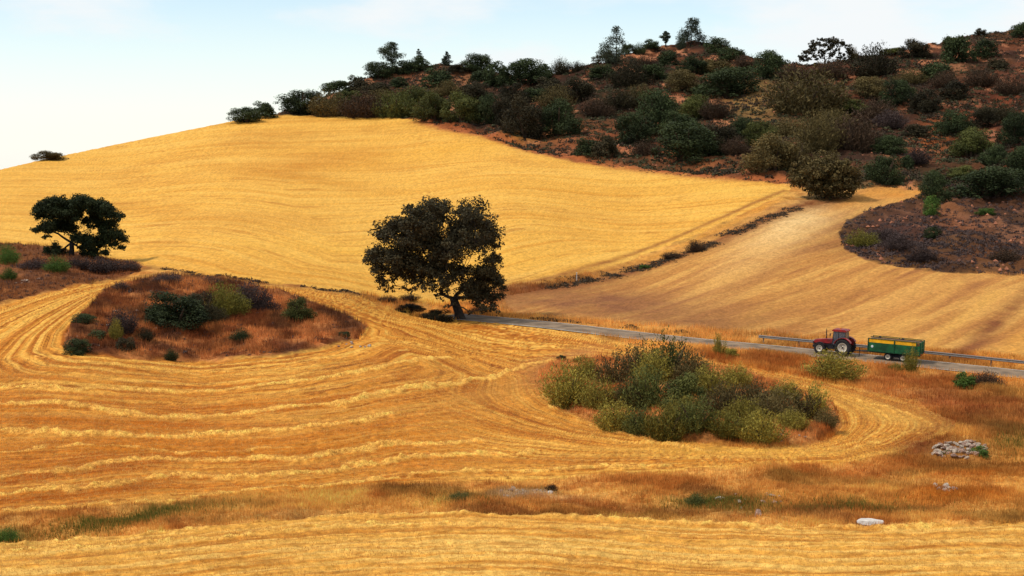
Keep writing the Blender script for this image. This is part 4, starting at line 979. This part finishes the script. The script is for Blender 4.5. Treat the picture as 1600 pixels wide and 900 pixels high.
# ------------------------------------------------------------------ stones
M_st = mat('pale_limestone', S(204,182,158), .9, noise=.25, nscale=2.5, bump=.4)
M_st2 = mat('pinkish_limestone', S(186,150,128), .9, noise=.3, nscale=2.5, bump=.4)
M_slab = mat('white_slab_stone', S(238,228,214), .85, noise=.12, nscale=1.5, bump=.3)
M_red = mat('reddish_hill_rock', S(186,118,84), .95, noise=.3, nscale=1.2, bump=.4)
def stone_mesh(seed, m, sub=2, flat=.6):
    import bmesh
    bm = bmesh.new(); bmesh.ops.create_icosphere(bm, subdivisions=sub, radius=1); rg = random.Random(seed)
    pl = [(Vector((rg.gauss(0, 1), rg.gauss(0, 1), rg.gauss(0, 1))).normalized(), rg.uniform(.55, .85)) for _ in range(9)]
    for v in bm.verts:
        for nrm, d in pl:
            q = v.co.dot(nrm)
            if q > d: v.co -= nrm*(q-d)
        v.co += Vector((rg.uniform(-1, 1), rg.uniform(-1, 1), rg.uniform(-1, 1)))*.03; v.co.z *= flat; v.co.x *= 1.15
    me = bpy.data.meshes.new('stone'); bm.to_mesh(me); bm.free(); me.materials.append(m); return me
STP = [stone_mesh(i, M_st if i % 2 else M_st2) for i in range(8)]
def stones(n, cu, cv, ru, rv, size, label, group, seed, pile=.25):
    rg = random.Random(seed)
    for i in range(n):
        while True:
            a, b_ = rg.uniform(-1, 1), rg.uniform(-1, 1)
            if a*a+b_*b_ < 1: break
        p = P(cu+a*ru, cv+b_*rv); s = size*rg.uniform(.5, 1.35)
        o = mobj('stone', STP[rg.randrange(8)], None, p + Vector((0, 0, s*.2 + (1-a*a-b_*b_)*pile*rg.random()))); o.scale = (s, s*rg.uniform(.7, 1), s)
        o.rotation_euler = (rg.uniform(-.5, .5), rg.uniform(-.5, .5), rg.uniform(0, 6.28)); tag(o, label, 'stone', group)
stones(110, 1500, 707, 46, 13, .21, 'angular pale stone in the larger heap at the right end of the field', 'stones of the larger heap', 1, .45)
stones(18, 1476, 766, 17, 6, .2, 'pale stone in the smaller heap below the larger one', 'stones of the smaller heap', 2)
stones(60, 818, 772, 38, 7, .15, 'small pale stone in the gravel patch in the ditch', 'stones of the gravel patch', 3, .08)
stones(16, 1180, 782, 60, 14, .2, 'loose pale stone among the ditch weeds', 'loose stones in the ditch', 4, 0)
stones(18, 175, 520, 75, 36, .2, 'loose pale stone lying on the left half of the left mound', 'loose stones on the left mound', 5, 0)
stones(12, 550, 540, 34, 6, .2, 'pale stone at the tail of the left mound', 'stones at the mound tail', 6, 0)
stones(8, 1240, 690, 50, 6, .2, 'pale stone at the lower rim of the right mound', 'stones at the right mound rim', 7, 0)
stones(10, 45, 446, 26, 6, .25, 'pale stone in the scrub corner at the left', 'stones in the left corner', 8, .1)
def one_stone(u, v, sx_, sy_, sz_, m, seed, label, rz=.1, flat=.6):
    o = mobj('rock', stone_mesh(seed, m, 3, flat), None, P(u, v)+Vector((0, 0, sz_*.35))); o.scale = (sx_, sy_, sz_); o.rotation_euler = (0, .03, rz); tag(o, label, 'rock')
one_stone(1360, 819, .72, .45, .5, M_slab, 31, 'flat white slab lying on the edge of the near field')
one_stone(1185, 805, .3, .25, .42, M_st2, 32, 'upright pinkish rock in the ditch among weeds', flat=1)
one_stone(860, 771, .2, .16, .2, M_slab, 33, 'single white stone at the right end of the gravel patch')
one_stone(1124, 783, .28, .2, .2, M_slab, 34, 'white stone right of the dark green ditch plant')
one_stone(1205, 777, .26, .2, .2, M_st, 35, 'pale rock above the upright pinkish one in the ditch')
rng = np.random.default_rng(44); n = 2600; p, _, _, _ = pick(((A['scrub'] > 2)|(A['bay'] > 3))*(.05+sst(.5, .66, fbm(Xg*.2, Yg*.12, 4, 28, .6)))*Yg, n, rng)
rv_, rf_ = [], []; o8 = np.array([(1,0,0),(0,1,0),(-1,0,0),(0,-1,0),(0,0,.8),(0,0,-.6)], float); of = np.array([(0,1,4),(1,2,4),(2,3,4),(3,0,4),(1,0,5),(2,1,5),(3,2,5),(0,3,5)])
for i in range(n):
    a = rng.uniform(0, 6.28); s = rng.uniform(.15, .6); q = o8*rng.uniform(.6, 1.2, (6, 3))*s; c_, s_ = math.cos(a), math.sin(a)
    rv_.append(np.stack([q[:, 0]*c_-q[:, 1]*s_, q[:, 0]*s_+q[:, 1]*c_, q[:, 2]], 1)+p[i]); rf_.append(of+6*i)
tag(mobj('hill_rocks', np_mesh('hill_rocks', np.vstack(rv_), np.vstack(rf_), M_red)), 'reddish loose rocks strewn over the bare soil of the ridge', 'rocks', kind='stuff')
mp_ = MB(); mp_.box(-.08, .08, -.08, .08, -.3, 1.3, taper=.02); mp_.box(-.1, .1, -.1, .1, 1.3, 1.36)
o = mp_.build('marker_post', M_slab); o.location = P(901, 440); tag(o, 'short white marker post on the bank beside the pale field', 'post')

# ------------------------------------------------------------------ tractor and trailer
def road_at(u):
    us = CU + F*ROAD[:, 0]/(ROAD[:, 1]*cp_ - (ROAD[:, 2]-CAMZ)*sp_); k = np.interp(u, us, np.arange(len(us)))
    p = Vector([np.interp(k, np.arange(len(us)), ROAD[:, j]) for j in range(3)]); q = Vector([np.interp(k-4, np.arange(len(us)), ROAD[:, j]) for j in range(3)])
    return p, (q-p).normalized()     # heading towards the left end
M_red_p = mat('red_tractor_paint', S(168,30,24), .5, noise=.3, nscale=2, spec=.5)
M_tyre = mat('tyre_rubber', (.022,.020,.019), .85, noise=.2, nscale=5, bump=.3)
M_rim = mat('cream_wheel_rim', S(226,212,186), .5, noise=.12)
M_black = mat('black_chassis', (.018,.018,.020), .6, noise=.2)
M_glass = bpy.data.materials.new('cab_glass'); M_glass.use_nodes = True; gb = M_glass.node_tree.nodes['Principled BSDF']; gb.inputs['Base Color'].default_value = (.10,.13,.15,1); gb.inputs['Roughness'].default_value = .08; gb.inputs['Alpha'].default_value = .55; gb.inputs['Metallic'].default_value = 0
M_green = mat('green_trailer_paint', S(16,104,54), .6, noise=.28, nscale=1.5, spec=.4)
M_yel = mat('yellow_board_paint', S(255,186,24,.9), .5, noise=.12, nscale=2)
M_grain = mat('grain_load', S(150,112,74), .9, noise=.2, nscale=5)
M_lamp = mat('amber_lamp', S(240,130,30), .3, noise=.05); M_redl = mat('red_lamp', S(200,20,20), .3, noise=.05)
M_white = mat('white_disc', S(235,240,235), .5, noise=.05); M_seat = mat('seat_cloth', (.03,.03,.035), .9)
def wheel(name, parent, x, y, r, w, side, dish=.12, rimr=.58):
    """wheel > tyre is the thing's part, rim and hub its sub-parts"""
    e = MB(); hw = w/2
    e.lathe_y([(r*rimr, -hw*.8), (r*.86, -hw), (r*.97, -hw*.8), (r, -hw*.3), (r, hw*.3), (r*.97, hw*.8), (r*.86, hw), (r*rimr, hw*.8), (r*rimr, -hw*.8)], 0, 0, 0, 36)
    for k in range(22):
        a = 2*math.pi*k/22; ca, sa = math.cos(a), math.sin(a); c2, s2 = math.cos(a+.16), math.sin(a+.16); r1, r2 = r*.97, r*1.035
        for sg in (-1, 1):
            aa = [(r1, 0), (r2, 0)]; d = .045*sg
            e.add([(ca*r1, 0, sa*r1), (ca*r2, 0, sa*r2), (c2*r2, sg*hw*.95, s2*r2), (c2*r1, sg*hw*.95, s2*r1), (math.cos(a+.1)*r1, 0, math.sin(a+.1)*r1), (math.cos(a+.1)*r2, 0, math.sin(a+.1)*r2), (math.cos(a+.26)*r2, sg*hw*.95, math.sin(a+.26)*r2), (math.cos(a+.26)*r1, sg*hw*.95, math.sin(a+.26)*r1)],
                  [(1,2,6,5),(0,1,5,4),(0,3,2,1),(4,5,6,7),(2,3,7,6)])
    wh = e.build(name, M_tyre, parent, smooth=False); wh.location = (x, y, r*1.02)
    q = MB(); o_ = side*hw; q.lathe_y([(0, o_*.35), (r*.14, o_*.35), (r*.16, o_*.25), (r*.40, o_*.15), (r*.5, o_*.62), (r*rimr*1.01, o_*.86), (r*rimr*1.01, -o_*.8)], 0, 0, 0, 28); q.build('rim', M_rim, wh, smooth=True)
    hbm = MB(); hbm.lathe_y([(0, o_*.75), (r*.09, o_*.72), (r*.11, o_*.3)], 0, 0, 0, 14)
    for k in range(6): a = k*math.pi/3; hbm.lathe_y([(0, o_*.36), (r*.022, o_*.36), (r*.022, o_*.15)], math.cos(a)*r*.2, math.sin(a)*r*.2, 0, 6)
    hbm.build('hub', M_black, wh)
    return wh
tp, th = road_at(1306)
yaw = math.atan2(th.y, th.x); pit = -math.asin(th.z)
nrm2 = Vector((-math.sin(yaw), math.cos(yaw), 0))
if nrm2.y < 0: nrm2 = -nrm2
trac = empty('tractor', tp - nrm2*(-.6)); trac.rotation_euler = (0, pit, yaw)
tag(trac, 'red farm tractor with glazed cab driving left along the road, towing a trailer', 'tractor')
# local frame: +x forwards, y sideways, z up
m = MB(); m.prism([(.35,1.12),(2.25,1.06),(2.45,1.08),(2.5,1.22),(2.3,1.38),(1.4,1.5),(.35,1.58)], -.36, .36); m.build('hood', M_red_p, trac)
m = MB(); m.box(2.452, 2.56, -.27, .27, .88, 1.2); m.build('grille', M_black, trac)
for s in (-1, 1):
    m = MB(); m.lathe_y([(0, 0), (.08, 0), (.09, .02)], 2.44, 1.28, s*.3, 12); m.build('headlight', M_white, trac)
m = MB(); m.box(-1.0, 2.1, -.24, .24, .58, .93, .06); m.box(1.55, 1.8, -.62, .62, .5, .66); m.box(-.55, -.3, -.7, .7, .75, .95); m.box(-1.35, -1.0, -.2, .2, .42, .62); m.box(.0, .9, -.5, .5, .56, .82, .05); m.box(.4, 2.2, -.3, .3, .84, 1.115, .03); m.box(-.2, 1.0, -.66, -.5, .5, .56); m.box(2.1, 2.62, -.2, .2, .55, .8); m.build('chassis', M_black, trac)
m = MB(); m.tube([(1.35, -.28, 1.45), (1.35, -.28, 2.1), (1.35, -.28, 2.42), (1.39, -.28, 2.5)], [.055, .05, .04, .04], 10); m.build('exhaust_pipe', M_black, trac, True)
cab = MB(); X0, X1, Yh = -.95, .45, .62
for (xx, yy, xt) in [(X1, -Yh, X1-.12), (X1, Yh, X1-.12), (X0, -Yh, X0+.1), (X0, Yh, X0+.1), (-.22, -Yh, -.2), (-.22, Yh, -.2)]:
    cab.tube([(xx, yy, 1.0), (xt, yy*.95, 2.42)], .035, 6)
cab.box(X0-.02, X1+.02, -Yh, Yh, .95, 1.06); cab.build('cab_frame', M_black, trac)
m = MB(); m.prism([(-.98,2.42),(.48,2.42),(.5,2.5),(.38,2.62),(-.86,2.64),(-1.02,2.52)], -.68, .68); m.build('cab_roof', M_red_p, trac)
for s in (-1, 1):
    m = MB(); y_ = s*.615; m.prism([(-.9,1.3),(-.25,1.07),(-.23,2.41),(-.84,2.41)], y_-.006, y_+.006); m.prism([(-.19,1.07),(.42,1.07),(.31,2.41),(-.17,2.41)], y_-.006, y_+.006); m.build('side_window', M_glass, trac)
m = MB(); m.add([(.44,-.58,1.25),(.44,.58,1.25),(.33,.56,2.4),(.33,-.56,2.4)], [(0,1,2,3)]); o = m.build('windscreen', M_glass, trac); o.modifiers.new('s', 'SOLIDIFY').thickness = .01
m = MB(); m.add([(-.95,-.58,1.3),(-.95,.58,1.3),(-.86,.56,2.4),(-.86,-.56,2.4)], [(0,1,2,3)]); o = m.build('rear_window', M_glass, trac); o.modifiers.new('s', 'SOLIDIFY').thickness = .01
m = MB(); m.box(-.55, -.1, -.24, .24, 1.07, 1.3, .05); m.box(-.68, -.55, -.24, .24, 1.2, 1.85, .03); m.build('driver_seat', M_seat, trac)
m = MB(); m.tube([(.3, 0, 1.2), (.12, 0, 1.62)], .025, 6); m.tube([(.12+.16*math.sin(a)*.4, .17*math.cos(a), 1.62+.16*math.sin(a)) for a in np.linspace(0, 6.283, 14)], .015, 5); m.build('steering_wheel', M_black, trac)
for s in (-1, 1):
    cx, cz, r1, r2 = -.75, .87, .93, .98
    an = np.linspace(math.radians(18), math.radians(150), 12); pr = [(cx+r2*math.cos(a), cz+r2*math.sin(a)) for a in an] + [(cx+r1*math.cos(a), cz+r1*math.sin(a)) for a in an[::-1]]
    m = MB(); vs = [(x_, s*.58, z_) for x_, z_ in pr] + [(x_, s*1.02, z_) for x_, z_ in pr]; nn = len(pr); m.add(vs, [(i, nn+i, nn+(i+1) % nn, (i+1) % nn) for i in range(nn)])
    hf = len(an); m.add(vs, [(i, i+1, nn-2-i, nn-1-i) for i in range(hf-1)] + [(nn+i, nn+i+1, 2*nn-2-i, 2*nn-1-i) for i in range(hf-1)])
    m.box(-1.45, -.35, s*.6-.02, s*.6+.02, 1.0, 1.62); m.build('rear_fender', M_red_p, trac)
    an = np.linspace(math.radians(35), math.radians(145), 8); m = MB(); pr = [(1.7+.64*math.cos(a), .58+.64*math.sin(a)) for a in an] + [(1.7+.60*math.cos(a), .58+.60*math.sin(a)) for a in an[::-1]]; m.prism(pr, s*.7-.17, s*.7+.17); m.build('front_fender', M_black, trac)
    wheel('rear_wheel', trac, -.75, s*.82, .84, .44, s); wheel('front_wheel', trac, 1.7, s*.72, .56, .32, s)
    m = MB(); m.tube([(.42, s*.62, 2.2), (.62, s*.86, 2.1)], .015, 5); m.box(.58, .64, s*.86-.09, s*.86+.09, 1.92, 2.2); m.build('wing_mirror', M_black, trac)
m = MB(); m.tube([(-.3, .3, 2.64), (-.3, .3, 2.78)], .06, 10); m.build('beacon', M_lamp, trac)

rp_, rh_ = road_at(1397)
yaw2 = math.atan2(rh_.y, rh_.x); pit2 = -math.asin(rh_.z)
trl = empty('farm_trailer', rp_ + nrm2*.6); trl.rotation_euler = (0, pit2, yaw2)
tag(trl, 'green farm trailer with yellow upper boards, hitched behind the red tractor', 'trailer')
LX0, LX1 = -2.55, 2.65
m = MB(); m.box(LX0, LX1, -1.1, -1.04, .82, 1.72); m.box(LX0, LX1, 1.04, 1.1, .82, 1.72); m.box(LX0, LX1, -1.036, 1.036, .82, .9); m.box(LX1-.06, LX1-.002, -1.036, 1.036, .903, 2.0); m.build('body', M_green, trl)
m = MB(); m.box(LX0+.003, LX0+.06, -1.034, 1.034, .904, 2.08); [m.box(LX0-.05, LX0, yy-.04, yy+.04, .8, 2.1) for yy in (-.9, 0, .9)]; m.box(LX0-.06, LX0-.003, -1.0, 1.0, 1.4, 1.48); m.build('tailgate', M_green, trl)
for s in (-1, 1):
    for a0, a1 in ((LX0+.42, -.07), (.07, LX1-.08)):
        m = MB(); m.box(a0, a1, s*1.07-.025, s*1.07+.025, 1.724, 2.08); m.build('upper_board', M_yel, trl)
m = MB()
for s in (-1, 1):
    for xx in (LX0+.03, LX0+.38, 0, LX1-.03): m.box(xx-.045, xx+.045, s*1.125-.022, s*1.125+.022, .78, 2.14)
    m.box(LX0, LX1, s*1.12-.018, s*1.12+.018, 2.083, 2.15); m.box(LX0, LX1, s*1.118-.015, s*1.118+.015, .80, .9)
m.build('post_frame', mat('dark_green_steel', S(20,84,50), .5, noise=.15), trl)
m = MB(); [m.box(xx-.12, xx+.12, -.09, .09, 2.15, 2.25, .03) for xx in (-.6, 1.7)]; m.tube([(LX0, 0, 2.14), (LX1, 0, 2.14)], .04, 8); m.build('cover_bar', M_black, trl)
m = MB(); m.box(LX0+.062, LX1-.062, -1.038, 1.038, 1.75, 2.06, taper=.05); m.build('grain_load', M_grain, trl)
m = MB(); m.box(LX0+.1, LX1-.1, -.5, -.38, .62, .817); m.box(LX0+.1, LX1-.1, .38, .5, .62, .817); m.box(-.95, .65, -.85, .85, .36, .46); m.box(-.6, .3, -.62, -.52, .42, .62); m.box(-.6, .3, .52, .62, .42, .62); m.build('chassis', M_black, trl)
m = MB(); m.tube([(LX1-.3, -.4, .68), (LX1+1.45, 0, .55)], .055, 8); m.tube([(LX1-.3, .4, .68), (LX1+1.45, 0, .55)], .055, 8); m.tube([(LX1+1.4, 0, .55), (LX1+1.85, 0, .54)], .05, 8); m.tube([(LX1+1.0, .14, .1), (LX1+1.0, .14, .95)], .04, 8); m.build('drawbar', M_black, trl)
for s in (-1, 1):
    for xx in (-.88, .62): wheel('wheel', trl, xx, s*.86, .38, .26, s, rimr=.62)
    m = MB(); m.lathe_y([(0, s*.03), (.12, s*.03), (.13, 0)], LX1-.45, 1.32, s*1.1, 18); m.build('round_badge', M_white, trl)
    m = MB(); m.box(LX0-.08, LX0-.045, s*.8-.12, s*.8+.12, .84, .96); m.build('tail_light', M_redl, trl)
